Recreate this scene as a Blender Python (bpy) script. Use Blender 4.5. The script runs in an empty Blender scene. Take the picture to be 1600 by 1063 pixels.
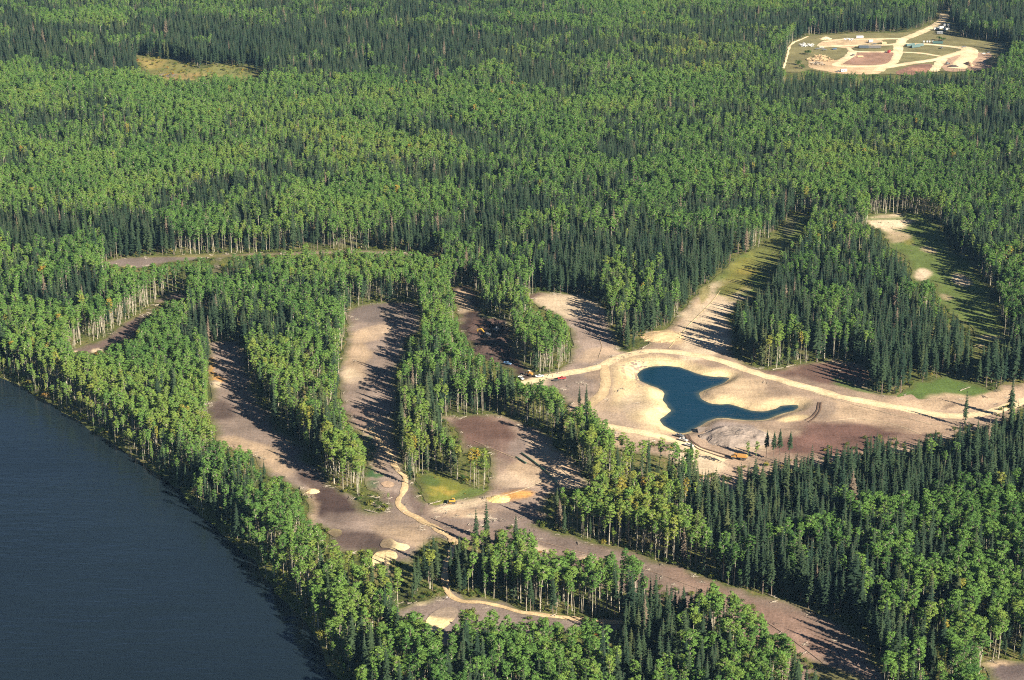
import bpy, bmesh, math, random
import numpy as np
from mathutils import Vector, Matrix
from mathutils.geometry import delaunay_2d_cdt

# ------------------------------------------------------------------ camera
SC = bpy.context.scene
COL = SC.collection
CAM_H = 440.0                      # flying height above the flat ground, metres
PITCH = math.radians(19.75)        # downward tilt
FPX = 2939.0                       # focal length in pixels of a 1600 px wide frame
cam_d = bpy.data.cameras.new('camera'); cam = bpy.data.objects.new('camera', cam_d); COL.objects.link(cam)
cam.location = (0, 0, CAM_H); cam.rotation_euler = (math.pi/2 - PITCH, 0, 0)
cam_d.sensor_width = 36.0; cam_d.lens = FPX/1600*36.0
cam_d.clip_start = 1.0; cam_d.clip_end = 60000
SC.camera = cam

# ------------------------------------------------------------------ sky, sun, exposure
SUN_EL = math.radians(28.5)
SUN_AZ = math.radians(133.0)       # clockwise from +Y: behind the camera, to its right
world = bpy.data.worlds.new('World'); SC.world = world; world.use_nodes = True
wn = world.node_tree.nodes; wl = world.node_tree.links
for n in list(wn): wn.remove(n)
wo = wn.new('ShaderNodeOutputWorld'); wb = wn.new('ShaderNodeBackground'); ws = wn.new('ShaderNodeTexSky')
ws.sky_type = 'NISHITA'; ws.sun_disc = False; ws.sun_elevation = SUN_EL; ws.sun_rotation = SUN_AZ
ws.altitude = 1000; ws.air_density = 0.42; ws.dust_density = 0.05; ws.ozone_density = 2.0
wb.inputs['Strength'].default_value = 0.05
wl.new(ws.outputs[0], wb.inputs[0]); wl.new(wb.outputs[0], wo.inputs[0])
sd = bpy.data.lights.new('sun', 'SUN'); sun = bpy.data.objects.new('sun', sd); COL.objects.link(sun)
sd.energy = 5.0; sd.angle = math.radians(0.53); sd.color = (1.0, 0.905, 0.75)
sv = Vector((math.sin(SUN_AZ)*math.cos(SUN_EL), math.cos(SUN_AZ)*math.cos(SUN_EL), math.sin(SUN_EL)))
sun.rotation_euler = sv.to_track_quat('Z', 'Y').to_euler()
sun.location = (0, 0, 800)
vs = SC.view_settings
vs.view_transform = 'Standard'; vs.look = 'None'; vs.gamma = 1.0; vs.use_curve_mapping = False
vs.exposure = 1.40
HAZE = 0.000020                     # density of the air, per metre
try:
    SC.cycles.use_denoising = False; SC.cycles.filter_width = 1.1
    SC.cycles.max_bounces = 5; SC.cycles.diffuse_bounces = 1; SC.cycles.transmission_bounces = 3; SC.cycles.volume_bounces = 0
    SC.cycles.volume_step_rate = 1.0
except Exception:
    pass

# ------------------------------------------------------------------ helpers
rnd = random.Random(7)
RNG = np.random.default_rng(11)
SP, CP = math.sin(PITCH), math.cos(PITCH)

def gp(px, py, z=0.0):
    """the point of the ground (height z) that the photograph shows at px, py"""
    u = (px-800.0)/FPX; v = (531.5-py)/FPX
    dx, dy, dz = u, CP + v*SP, -SP + v*CP
    t = (z-CAM_H)/dz
    return (dx*t, dy*t)
def gpn(P, z=0.0):
    return np.array([gp(a, b, z) for a, b in P])
def proj(x, y, z):
    x = np.asarray(x, float); y = np.asarray(y, float); z = np.asarray(z, float)
    d = y*CP - (z-CAM_H)*SP
    return 800+FPX*x/d, 531.5-FPX*(y*SP+(z-CAM_H)*CP)/d

def vnoise(x, y, scale, seed):
    g = np.random.default_rng(seed).random((256, 256))
    x = np.asarray(x)/scale + 1000.37; y = np.asarray(y)/scale + 1000.71
    i = np.floor(x).astype(int); j = np.floor(y).astype(int); fx = x-i; fy = y-j
    fx = fx*fx*(3-2*fx); fy = fy*fy*(3-2*fy)
    a = g[i % 256, j % 256]; b = g[(i+1) % 256, j % 256]; c = g[i % 256, (j+1) % 256]; d = g[(i+1) % 256, (j+1) % 256]
    return (a*(1-fx)+b*fx)*(1-fy) + (c*(1-fx)+d*fx)*fy
def fbm(x, y, scale, seed, n=3):
    s = 0; w = 0
    for k in range(n):
        s = s + vnoise(x, y, scale/2**k, seed+k)*0.5**k; w += 0.5**k
    return s/w
def inside(px, py, poly):
    px = np.asarray(px); py = np.asarray(py); r = np.zeros(px.shape, bool)
    n = len(poly)
    for k in range(n):
        x0, y0 = poly[k]; x1, y1 = poly[(k+1) % n]
        if y0 == y1: continue
        c = ((y0 > py) != (y1 > py)) & (px < (x1-x0)*(py-y0)/(y1-y0)+x0)
        r ^= c
    return r
def seg_dist(x, y, P, closed=True):
    d = np.full(np.shape(x), 1e9); n = len(P)
    for k in range(n if closed else n-1):
        ax, ay = P[k]; bx, by = P[(k+1) % n]
        ex, ey = bx-ax, by-ay; L = ex*ex+ey*ey+1e-9
        t = np.clip(((x-ax)*ex+(y-ay)*ey)/L, 0, 1)
        d = np.minimum(d, np.hypot(x-ax-t*ex, y-ay-t*ey))
    return d
def smooth_poly(P, closed=True, step=3.0):
    """Catmull-Rom through P (world metres), sampled about every step metres"""
    P = np.asarray(P, float); n = len(P); out = []
    for k in range(n if closed else n-1):
        if closed: a, b, c, d = P[(k-1) % n], P[k], P[(k+1) % n], P[(k+2) % n]
        else: a, b, c, d = P[max(k-1, 0)], P[k], P[k+1], P[min(k+2, n-1)]
        m = max(1, int(np.hypot(*(c-b))/step))
        for i in range(m):
            t = i/m
            out.append(0.5*((2*b)+(-a+c)*t+(2*a-5*b+4*c-d)*t*t+(-a+3*b-3*c+d)*t**3)*0.75 + 0.25*(b*(1-t)+c*t))
    if not closed: out.append(P[-1])
    return np.array(out)

def tag(o, label=None, cat=None, group=None, kind=None):
    if label: o['label'] = label
    if cat: o['category'] = cat
    if group: o['group'] = group
    if kind: o['kind'] = kind
    return o
def empty(name, loc, rz=0.0):
    o = bpy.data.objects.new(name, None); COL.objects.link(o)
    o.location = loc; o.rotation_euler = (0, 0, rz); o.empty_display_size = 0.5
    return o

# ------------------------------------------------------------------ materials
MATS = {}
def newmat(name):
    m = bpy.data.materials.new(name); m.use_nodes = True; MATS[name] = m
    nt = m.node_tree
    for n in list(nt.nodes): nt.nodes.remove(n)
    return m, nt.nodes, nt.links
def out_node(N, L, sh):
    o = N.new('ShaderNodeOutputMaterial'); L.new(sh, o.inputs['Surface'])
def math_n(N, L, op, a, b=None, clamp=False):
    n = N.new('ShaderNodeMath'); n.operation = op; n.use_clamp = clamp
    for i, v in enumerate((a, b)):
        if v is None: continue
        if isinstance(v, (int, float)): n.inputs[i].default_value = v
        else: L.new(v, n.inputs[i])
    return n.outputs[0]
def mixc(N, L, fac, a, b, mode='MIX'):
    n = N.new('ShaderNodeMix'); n.data_type = 'RGBA'; n.blend_type = mode
    for s, v in ((n.inputs[0], fac), (n.inputs[6], a), (n.inputs[7], b)):
        if isinstance(v, (int, float)): s.default_value = v
        elif isinstance(v, tuple): s.default_value = (*v[:3], 1)
        else: L.new(v, s)
    return n.outputs[2]
def noise_n(N, L, vec, scale, detail=3, rough=0.55, dist=0.0):
    n = N.new('ShaderNodeTexNoise'); n.inputs['Scale'].default_value = scale; n.inputs['Detail'].default_value = detail
    n.inputs['Roughness'].default_value = rough; n.inputs['Distortion'].default_value = dist
    L.new(vec, n.inputs['Vector']); return n.outputs['Fac']
def ramp_n(N, L, fac, stops):
    r = N.new('ShaderNodeValToRGB'); L.new(fac, r.inputs[0])
    while len(r.color_ramp.elements) < len(stops): r.color_ramp.elements.new(0.5)
    for e, (p, c) in zip(r.color_ramp.elements, stops):
        e.position = p; e.color = (*c, 1) if len(c) == 3 else c
    return r.outputs[0]
def coords(N, L, scale=(1, 1, 1), rz=0.0):
    t = N.new('ShaderNodeNewGeometry'); m = N.new('ShaderNodeMapping'); L.new(t.outputs['Position'], m.inputs['Vector'])
    m.inputs['Scale'].default_value = scale; m.inputs['Rotation'].default_value = (0, 0, rz)
    return m.outputs[0]

def mat_plain(name, col, rough=0.5, metal=0.0, var=0.12):
    m, N, L = newmat(name)
    b = N.new('ShaderNodeBsdfPrincipled'); tc = N.new('ShaderNodeTexCoord')
    f = noise_n(N, L, tc.outputs['Object'], 2.3, 4)
    dirt = math_n(N, L, 'MULTIPLY', f, var*2)
    c = mixc(N, L, dirt, col, tuple(v*0.55+0.06 for v in col))
    L.new(c, b.inputs['Base Color']); b.inputs['Roughness'].default_value = rough; b.inputs['Metallic'].default_value = metal
    out_node(N, L, b.outputs[0]); return m

def mat_foliage(name, ramp, trans=0.3, dark=0.0):
    """leaf colour from the tree's own 'tint' (0..1) and a little leaf-to-leaf variation"""
    m, N, L = newmat(name)
    at = N.new('ShaderNodeAttribute'); at.attribute_type = 'INSTANCER'; at.attribute_name = 'tint'
    col = ramp_n(N, L, at.outputs['Fac'], ramp)
    g = N.new('ShaderNodeNewGeometry')
    f = noise_n(N, L, g.outputs['Position'], 0.45, 2)
    v = math_n(N, L, 'MULTIPLY_ADD', f, 0.9); v.node.inputs[2].default_value = 0.55
    hs = N.new('ShaderNodeHueSaturation'); L.new(col, hs.inputs['Color']); L.new(v, hs.inputs['Value'])
    d = N.new('ShaderNodeBsdfDiffuse'); t = N.new('ShaderNodeBsdfTranslucent'); mx = N.new('ShaderNodeMixShader')
    L.new(hs.outputs[0], d.inputs['Color'])
    tc = mixc(N, L, 0.5, hs.outputs[0], (0.16, 0.20, 0.02))
    L.new(tc, t.inputs['Color']); mx.inputs[0].default_value = trans
    L.new(d.outputs[0], mx.inputs[1]); L.new(t.outputs[0], mx.inputs[2])
    out_node(N, L, mx.outputs[0]); return m

def mat_bark(name, c1, c2, scale):
    m, N, L = newmat(name)
    b = N.new('ShaderNodeBsdfPrincipled'); g = N.new('ShaderNodeNewGeometry')
    f = noise_n(N, L, g.outputs['Position'], scale, 3, 0.6)
    c = ramp_n(N, L, f, [(0.38, c2), (0.60, c1)])
    L.new(c, b.inputs['Base Color']); b.inputs['Roughness'].default_value = 0.85
    out_node(N, L, b.outputs[0]); return m

def mat_soil(name, bump=0.6):
    """soil colour painted per vertex, broken up by clods, streaks and scraper marks"""
    m, N, L = newmat(name)
    at = N.new('ShaderNodeAttribute'); at.attribute_type = 'GEOMETRY'; at.attribute_name = 'soil'
    p = coords(N, L); ps = coords(N, L, (0.08, 0.5, 1), math.radians(28)); ps2 = coords(N, L, (0.5, 0.06, 1), math.radians(-14))
    f1 = noise_n(N, L, p, 0.05, 5, 0.6); f2 = noise_n(N, L, p, 0.7, 4, 0.65); f3 = noise_n(N, L, ps, 0.5, 4, 0.6, 1.2); f4 = noise_n(N, L, ps2, 0.5, 4, 0.6, 1.2)
    s = math_n(N, L, 'ADD', math_n(N, L, 'MULTIPLY', f1, 0.8), math_n(N, L, 'MULTIPLY', f2, 0.75))
    s = math_n(N, L, 'ADD', s, math_n(N, L, 'MULTIPLY', f3, 0.36)); s = math_n(N, L, 'ADD', s, math_n(N, L, 'MULTIPLY', f4, 0.30))
    v = math_n(N, L, 'MULTIPLY_ADD', s, 1.35); v.node.inputs[2].default_value = -0.50
    v = math_n(N, L, 'MAXIMUM', v, 0.25)
    hs = N.new('ShaderNodeHueSaturation'); L.new(at.outputs['Color'], hs.inputs['Color']); L.new(v, hs.inputs['Value'])
    b = N.new('ShaderNodeBsdfPrincipled'); L.new(hs.outputs[0], b.inputs['Base Color']); b.inputs['Roughness'].default_value = 0.95
    b.inputs['Specular IOR Level'].default_value = 0.1
    bu = N.new('ShaderNodeBump'); bu.inputs['Strength'].default_value = bump; bu.inputs['Distance'].default_value = 0.6
    L.new(s, bu.inputs['Height']); L.new(bu.outputs[0], b.inputs['Normal'])
    out_node(N, L, b.outputs[0]); return m

def mat_ground():
    m, N, L = newmat('forest_floor')
    p = coords(N, L)
    f1 = noise_n(N, L, p, 0.035, 4, 0.6); f2 = noise_n(N, L, p, 0.5, 4, 0.65)
    s = math_n(N, L, 'ADD', math_n(N, L, 'MULTIPLY', f1, 0.55), math_n(N, L, 'MULTIPLY', f2, 0.5))
    c = ramp_n(N, L, s, [(0.36, (0.035, 0.03, 0.02)), (0.47, (0.06, 0.075, 0.022)), (0.55, (0.12, 0.13, 0.035)), (0.66, (0.20, 0.155, 0.075))])
    b = N.new('ShaderNodeBsdfPrincipled'); L.new(c, b.inputs['Base Color']); b.inputs['Roughness'].default_value = 1.0
    b.inputs['Specular IOR Level'].default_value = 0.1
    bu = N.new('ShaderNodeBump'); bu.inputs['Strength'].default_value = 0.8; bu.inputs['Distance'].default_value = 0.8
    L.new(f2, bu.inputs['Height']); L.new(bu.outputs[0], b.inputs['Normal'])
    out_node(N, L, b.outputs[0]); return m

def mat_water(name, deep, rough, wscale, bump, aniso=(0.22, 1, 1), rz=0.0, depth=False):
    m, N, L = newmat(name)
    p = coords(N, L, aniso, rz); q = coords(N, L)
    f1 = noise_n(N, L, p, wscale, 4, 0.6, 0.3); f2 = noise_n(N, L, q, 0.006, 3, 0.5)
    h = math_n(N, L, 'ADD', f1, math_n(N, L, 'MULTIPLY', noise_n(N, L, p, wscale*0.22, 2, 0.5, 0.2), 1.2))
    bu = N.new('ShaderNodeBump'); bu.inputs['Strength'].default_value = bump; bu.inputs['Distance'].default_value = 0.5
    wind = ramp_n(N, L, noise_n(N, L, coords(N, L, (0.5, 1, 1), rz), 0.012, 4, 0.6, 0.5), [(0.36, (0.45, 0.45, 0.45)), (0.62, (1, 1, 1))])
    h = math_n(N, L, 'MULTIPLY', h, wind)
    L.new(h, bu.inputs['Height'])
    b = N.new('ShaderNodeBsdfPrincipled')
    c = mixc(N, L, f2, tuple(v*0.7 for v in deep), tuple(v*1.4 for v in deep))
    if depth:
        at = N.new('ShaderNodeAttribute'); at.attribute_name = 'soil'; c = at.outputs['Color']
    L.new(c, b.inputs['Base Color']); b.inputs['Roughness'].default_value = rough; b.inputs['IOR'].default_value = 1.33
    L.new(bu.outputs[0], b.inputs['Normal'])
    out_node(N, L, b.outputs[0]); return m

M_ASPEN = mat_foliage('aspen_leaves', [(0.0, (0.068, 0.146, 0.040)), (0.35, (0.134, 0.248, 0.056)), (0.65, (0.192, 0.275, 0.058)), (0.88, (0.25, 0.265, 0.055)), (1.0, (0.38, 0.26, 0.045))], 0.22)
M_SPRUCE = mat_foliage('spruce_needles', [(0.0, (0.021, 0.040, 0.026)), (0.5, (0.042, 0.067, 0.033)), (0.85, (0.085, 0.095, 0.038)), (1.0, (0.16, 0.125, 0.09))], 0.12)
M_SHRUB = mat_foliage('shrub_leaves', [(0.0, (0.05, 0.095, 0.025)), (0.5, (0.13, 0.16, 0.035)), (0.8, (0.30, 0.25, 0.05)), (1.0, (0.34, 0.16, 0.04))], 0.25)
M_ABARK = mat_bark('aspen_bark', (0.43, 0.39, 0.30), (0.15, 0.13, 0.09), 0.5)
M_SBARK = mat_bark('spruce_bark', (0.19, 0.15, 0.115), (0.09, 0.07, 0.055), 0.8)
M_SOIL = mat_soil('bare_soil'); M_GROUND = mat_ground()
M_LAKE = mat_water('lake_water', (0.0095, 0.0165, 0.0225), 0.08, 0.30, 0.95, (0.22, 1, 1), math.radians(-12))
M_POND = mat_water('pond_water', (0.003, 0.038, 0.078), 0.08, 0.6, 0.5, (0.4, 1, 1), math.radians(-12), True)
MAT = {
 'yellow': mat_plain('machine_yellow', (0.58, 0.34, 0.03), 0.5, 0, .3), 'orange': mat_plain('machine_orange', (0.50, 0.25, 0.05), 0.5, 0, .3),
 'steel': mat_plain('worn_steel', (0.16, 0.15, 0.14), 0.5, 0.5), 'track': mat_plain('track_steel', (0.05, 0.045, 0.04), 0.7),
 'tyre': mat_plain('tyre_rubber', (0.025, 0.025, 0.025), 0.85), 'glass': mat_plain('tinted_glass', (0.02, 0.03, 0.04), 0.08),
 'white': mat_plain('white_paint', (0.62, 0.62, 0.60), 0.35), 'grey': mat_plain('grey_paint', (0.16, 0.17, 0.18), 0.35),
 'red': mat_plain('red_paint', (0.38, 0.045, 0.045), 0.4), 'blue': mat_plain('blue_paint', (0.10, 0.20, 0.36), 0.35),
 'green': mat_plain('green_pipe', (0.035, 0.10, 0.06), 0.5), 'teal': mat_plain('teal_pipe', (0.05, 0.12, 0.115), 0.5),
 'wood': mat_plain('sawn_timber', (0.62, 0.44, 0.24), 0.8, 0, 0.3), 'darkpipe': mat_plain('dark_pipe', (0.05, 0.07, 0.09), 0.5),
 'skin': mat_plain('skin', (0.50, 0.30, 0.21), 0.6), 'shirt': mat_plain('white_shirt', (0.75, 0.74, 0.72), 0.8), 'jeans': mat_plain('dark_jeans', (0.05, 0.06, 0.10), 0.85),
 'shirt2': mat_plain('grey_shirt', (0.22, 0.20, 0.22), 0.8), 'hair': mat_plain('dark_hair', (0.04, 0.03, 0.025), 0.7),
 'log': mat_bark('log_bark', (0.42, 0.37, 0.29), (0.16, 0.12, 0.09), 1.2),
}

# ------------------------------------------------------------------ outlines seen in the photograph (1600 x 1063 pixels, on the ground)
LAKE_PX = [(-420, 470), (-250, 512), (-120, 548), (0, 592), (60, 622), (140, 670), (215, 722), (300, 788), (370, 853), (430, 920), (482, 985), (524, 1050), (550, 1100), (600, 1200)]
POND_PX = [(995,587),(1000,579),(1017,573),(1040,572),(1062,574),(1080,581),(1100,587),(1125,589),(1139,591),(1130,599),(1112,606),(1097,611),(1092,616),(1097,624),(1112,631),(1140,632),(1155,636),(1175,642),(1195,643),(1210,640),(1220,634),(1237,632),(1250,634),(1240,641),(1215,649),(1200,655),(1180,657),(1150,655),(1120,654),(1105,660),(1090,667),(1075,675),(1062,677),(1045,670),(1032,660),(1032,655),(1042,649),(1047,642),(1044,635),(1036,625),(1039,615),(1027,607),(1010,600),(999,594)]
OPEN = {
 'upper_left': [(158,411),(185,405),(230,401),(300,398),(344,397),(400,396),(402,400),(380,401),(347,404),(346,427),(335,427),(333,405),(290,408),(250,414),(225,420),(200,419),(175,416)],
 'back_strip': [(395,396),(450,395),(540,391),(600,393),(650,397),(690,403),(690,407),(640,401),(560,397),(450,400),(395,401)],
 'lake_fairway': [(107,552),(125,541),(150,534),(167,527),(188,510),(208,496),(226,487),(235,478),(250,466),(265,459),(280,459),(294,460),(290,470),(262,470),(257,477),(240,487),(230,500),(222,512),(214,522),(200,535),(180,540),(160,552),(142,552),(122,553)],
 'west_fairway': [(327,535),(375,533),(382,550),(387,575),(393,605),(405,630),(425,647),(430,670),(455,685),(475,700),(480,722),(492,727),(517,755),(540,772),(560,782),(568,797),(592,802),(620,792),(650,800),(740,820),(740,835),(705,850),(680,842),(662,852),(650,872),(642,887),(625,878),(605,882),(587,877),(580,862),(555,866),(530,862),(510,856),(512,830),(497,822),(480,827),(479,805),(475,772),(455,765),(440,750),(420,745),(407,730),(395,712),(360,705),(341,692),(337,675),(325,650),(327,625),(327,600),(326,560)],
 'middle_fairway': [(544,484),(568,476),(607,472),(631,472),(655,477),(657,515),(635,530),(630,555),(622,575),(619,610),(622,645),(614,655),(617,685),(627,712),(632,740),(647,750),(650,762),(662,780),(672,796),(700,805),(690,830),(630,815),(605,795),(592,775),(575,765),(570,750),(574,725),(572,700),(562,685),(550,670),(542,655),(532,625),(527,600),(529,587),(532,562),(541,530),(541,507)],
 'centre_soil': [(689,652),(720,651),(772,646),(805,655),(825,665),(845,672),(862,685),(870,700),(895,720),(915,745),(921,755),(921,766),(905,768),(880,765),(852,782),(855,815),(812,822),(760,826),(735,836),(690,830),(660,805),(668,788),(690,787),(740,776),(762,766),(766,740),(764,708),(745,700),(727,710),(720,700),(715,680)],
 'flower_patch': [(652,744),(690,738),(722,757),(750,763),(762,766),(740,777),(690,788),(668,787),(662,770)],
 'south_road': [(700,805),(812,815),(865,830),(900,842),(932,849),(975,857),(1005,870),(1040,880),(1075,892),(1112,905),(1140,917),(1160,920),(1200,932),(1237,942),(1275,957),(1320,977),(1345,1000),(1375,1045),(1380,1075),(1290,1085),(1275,1045),(1255,1032),(1247,1010),(1215,995),(1200,980),(1197,957),(1172,940),(1135,940),(1125,917),(1085,912),(1060,917),(1050,932),(1045,910),(1010,905),(1007,882),(987,870),(945,880),(935,887),(920,872),(882,873),(857,867),(840,857),(835,838),(807,826),(735,836),(690,835)],
 'bunker_glade': [(622,952),(650,942),(695,933),(697,922),(706,922),(730,934),(762,936),(787,940),(807,950),(825,957),(850,957),(900,965),(950,967),(975,970),(970,986),(950,984),(930,972),(900,972),(875,970),(850,971),(830,967),(810,972),(795,968),(760,957),(740,957),(715,957),(714,982),(690,990),(668,990),(664,962),(640,961),(632,970)],
 'path_gap': [(690,890),(699,888),(706,922),(697,924)],
 'dig_site': [(702,452),(732,446),(750,462),(755,490),(762,497),(797,500),(800,520),(807,550),(817,565),(832,580),(852,587),(890,600),(905,637),(888,645),(875,620),(865,610),(835,606),(817,596),(805,590),(795,577),(765,565),(742,552),(735,540),(720,520),(714,490),(710,462)],
 'north_green': [(822,466),(840,457),(875,459),(900,461),(922,467),(947,482),(952,507),(965,530),(972,547),(987,552),(1000,547),(1010,600),(950,620),(905,637),(880,610),(852,587),(875,577),(892,565),(896,540),(890,520),(880,500),(863,490),(837,477)],
 'pond_works': [(890,645),(905,600),(940,570),(987,552),(1002,543),(1015,536),(1010,520),(1040,513),(1057,493),(1077,473),(1097,450),(1120,445),(1160,458),(1175,464),(1160,470),(1147,480),(1142,495),(1147,520),(1145,545),(1160,565),(1187,575),(1200,578),(1237,571),(1275,566),(1300,562),(1320,565),(1362,577),(1362,610),(1375,618),(1405,616),(1440,610),(1500,612),(1550,611),(1570,601),(1590,600),(1700,600),(1700,640),(1600,636),(1590,628),(1580,643),(1572,625),(1562,647),(1555,657),(1537,662),(1512,661),(1505,666),(1487,674),(1487,686),(1450,677),(1440,689),(1407,691),(1380,686),(1350,682),(1340,701),(1317,692),(1310,703),(1287,702),(1285,713),(1252,713),(1235,720),(1180,728),(1152,732),(1150,748),(1125,743),(1095,740),(1092,712),(1075,697),(1050,701),(1032,696),(1010,693),(980,691),(960,683),(950,668),(941,663),(937,653),(925,636),(910,636)],
 'north_ride': [(1097,452),(1125,428),(1150,403),(1185,387),(1200,373),(1215,360),(1232,341),(1240,336),(1260,338),(1266,343),(1252,360),(1252,375),(1227,382),(1220,400),(1217,412),(1207,422),(1202,445),(1190,453),(1165,466),(1120,462)],
 'lawn': [(1405,617),(1420,605),(1460,592),(1475,585),(1507,595),(1537,602),(1550,612),(1520,623),(1450,622)],
 'east_fairway': [(1357,336),(1412,334),(1440,336),(1462,350),(1477,370),(1490,395),(1512,405),(1525,425),(1547,450),(1549,470),(1559,487),(1567,520),(1579,530),(1565,538),(1545,535),(1532,545),(1519,540),(1517,515),(1500,500),(1485,492),(1480,485),(1465,470),(1460,445),(1425,446),(1421,417),(1412,400),(1390,387),(1385,375),(1375,360),(1362,356),(1355,350)],
 'bog': [(211,88),(228,89),(249,92),(284,96),(312,107),(346,101),(387,110),(412,116),(406,122),(369,124),(354,122),(312,120),(310,126),(275,127),(252,126),(232,116),(222,112)],
 'yard': [(1222,108),(1232,70),(1262,56),(1282,55),(1350,52),(1412,51),(1450,40),(1464,31),(1462,21),(1483,20),(1486,27),(1482,33),(1498,45),(1500,57),(1537,65),(1575,69),(1580,75),(1575,82),(1562,86),(1556,105),(1525,110),(1487,112),(1462,112),(1440,112),(1400,117),(1350,117),(1325,115),(1300,117),(1280,112),(1265,110),(1250,114),(1228,114)],
 'corner_soil': [(1532,1040),(1555,1034),(1600,1033),(1760,1030),(1760,1150),(1570,1120),(1545,1058)],
 'bottom_soil': [(650,1066),(665,1054),(720,1052),(785,1055),(825,1048),(860,1050),(868,1075),(800,1110),(660,1100)],
}
POND_Z = -2.6; LAKE_Z = -1.6
POND_W = smooth_poly(gpn(POND_PX, POND_Z), True, 2.0)
POND_W = POND_W+np.stack([vnoise(POND_W[:, 0], POND_W[:, 1], 5, 71)-0.5, vnoise(POND_W[:, 0], POND_W[:, 1], 5, 72)-0.5], -1)*1.8
shore = smooth_poly(gpn(LAKE_PX, LAKE_Z), False, 6.0)
shore[:, 0] += (vnoise(shore[:, 0], shore[:, 1], 18, 5)-0.5)*7
LAKE_W = np.vstack([[(-7000, 5200)], [(-2500, 2300)], shore, [(60, 420)], [(200, -3000)], [(-7000, -3000)]])

# ------------------------------------------------------------------ ground, lake, pond
def lake_sd(x, y):
    """metres from the lake shore, negative in the lake"""
    d = seg_dist(x, y, LAKE_W); return np.where(inside(x, y, LAKE_W), -d, d)
def pond_sd(x, y):
    d = seg_dist(x, y, POND_W); return np.where(inside(x, y, POND_W), -d, d)
def mesh_from(name, V, F, mats, smooth=False, attr=None):
    me = bpy.data.meshes.new(name); me.from_pydata([tuple(v) for v in V], [], F)
    for m in mats: me.materials.append(m)
    if attr is not None:
        a = me.attributes.new('soil', 'FLOAT_COLOR', 'POINT')
        a.data.foreach_set('color', np.hstack([attr, np.ones((len(attr), 1))]).astype(np.float32).ravel())
    if smooth: me.polygons.foreach_set('use_smooth', [True]*len(me.polygons))
    me.update(); return me
def link(name, me, parent=None):
    o = bpy.data.objects.new(name, me); COL.objects.link(o)
    if parent: o.parent = parent
    return o

xs = np.concatenate([[-14000, -6000, -2500, -1300], np.arange(-900, 901, 6.0), [1300, 2500, 6000, 14000]])
ys = np.concatenate([[-14000, -6000, -2000, 0, 300], np.arange(520, 2900, 6.0), [3200, 4500, 8000, 14000]])
X, Y = np.meshgrid(xs, ys); Z = np.zeros_like(X)
lsd = lake_sd(X, Y); Z = np.where(lsd < 4, np.clip((lsd-4)*0.42, -6, 0), 0.0)
near = (np.abs(X-180) < 220) & (np.abs(Y-1130) < 260)
psd = np.full(X.shape, 99.0); psd[near] = pond_sd(X[near], Y[near])
Z = np.where(psd < 15, -9.0, Z)
W = X.shape[1]; n = X.size
idx = np.arange(n).reshape(X.shape)
F = np.stack([idx[:-1, :-1], idx[:-1, 1:], idx[1:, 1:], idx[1:, :-1]], -1).reshape(-1, 4)
ground = link('ground', mesh_from('ground', np.stack([X, Y, Z], -1).reshape(-1, 3), F.tolist(), [M_GROUND], True))
tag(ground, 'forest floor of litter, grass and bare earth under the trees', 'ground', kind='structure')
so = shore+np.array([5.0, 3.0])
LAKE_OUT = [(-7000, 5190), (-2490, 2300)]+[tuple(p) for p in so]+[(66, 420), (200, -3000), (-7000, -3000)]
lk = link('lake', mesh_from('lake', [(p[0], p[1], LAKE_Z) for p in LAKE_OUT], [list(range(len(LAKE_OUT)))], [M_LAKE]))
tag(lk, 'dark blue rippled lake filling the lower left corner', 'lake', kind='structure')

MAUVE = (0.238, 0.182, 0.148); DARK = (0.070, 0.046, 0.040); REDB = (0.125, 0.074, 0.058); TAN = (0.46, 0.335, 0.22)
SAND = (0.66, 0.51, 0.275); PALE = (0.56, 0.44, 0.30); ORNG = (0.50, 0.265, 0.085); GREEN = (0.080, 0.135, 0.030); YGRN = (0.20, 0.185, 0.045); DGRN = (0.045, 0.10, 0.035); GREY = (0.27, 0.23, 0.20); BLACK = (0.030, 0.022, 0.020)
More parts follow.
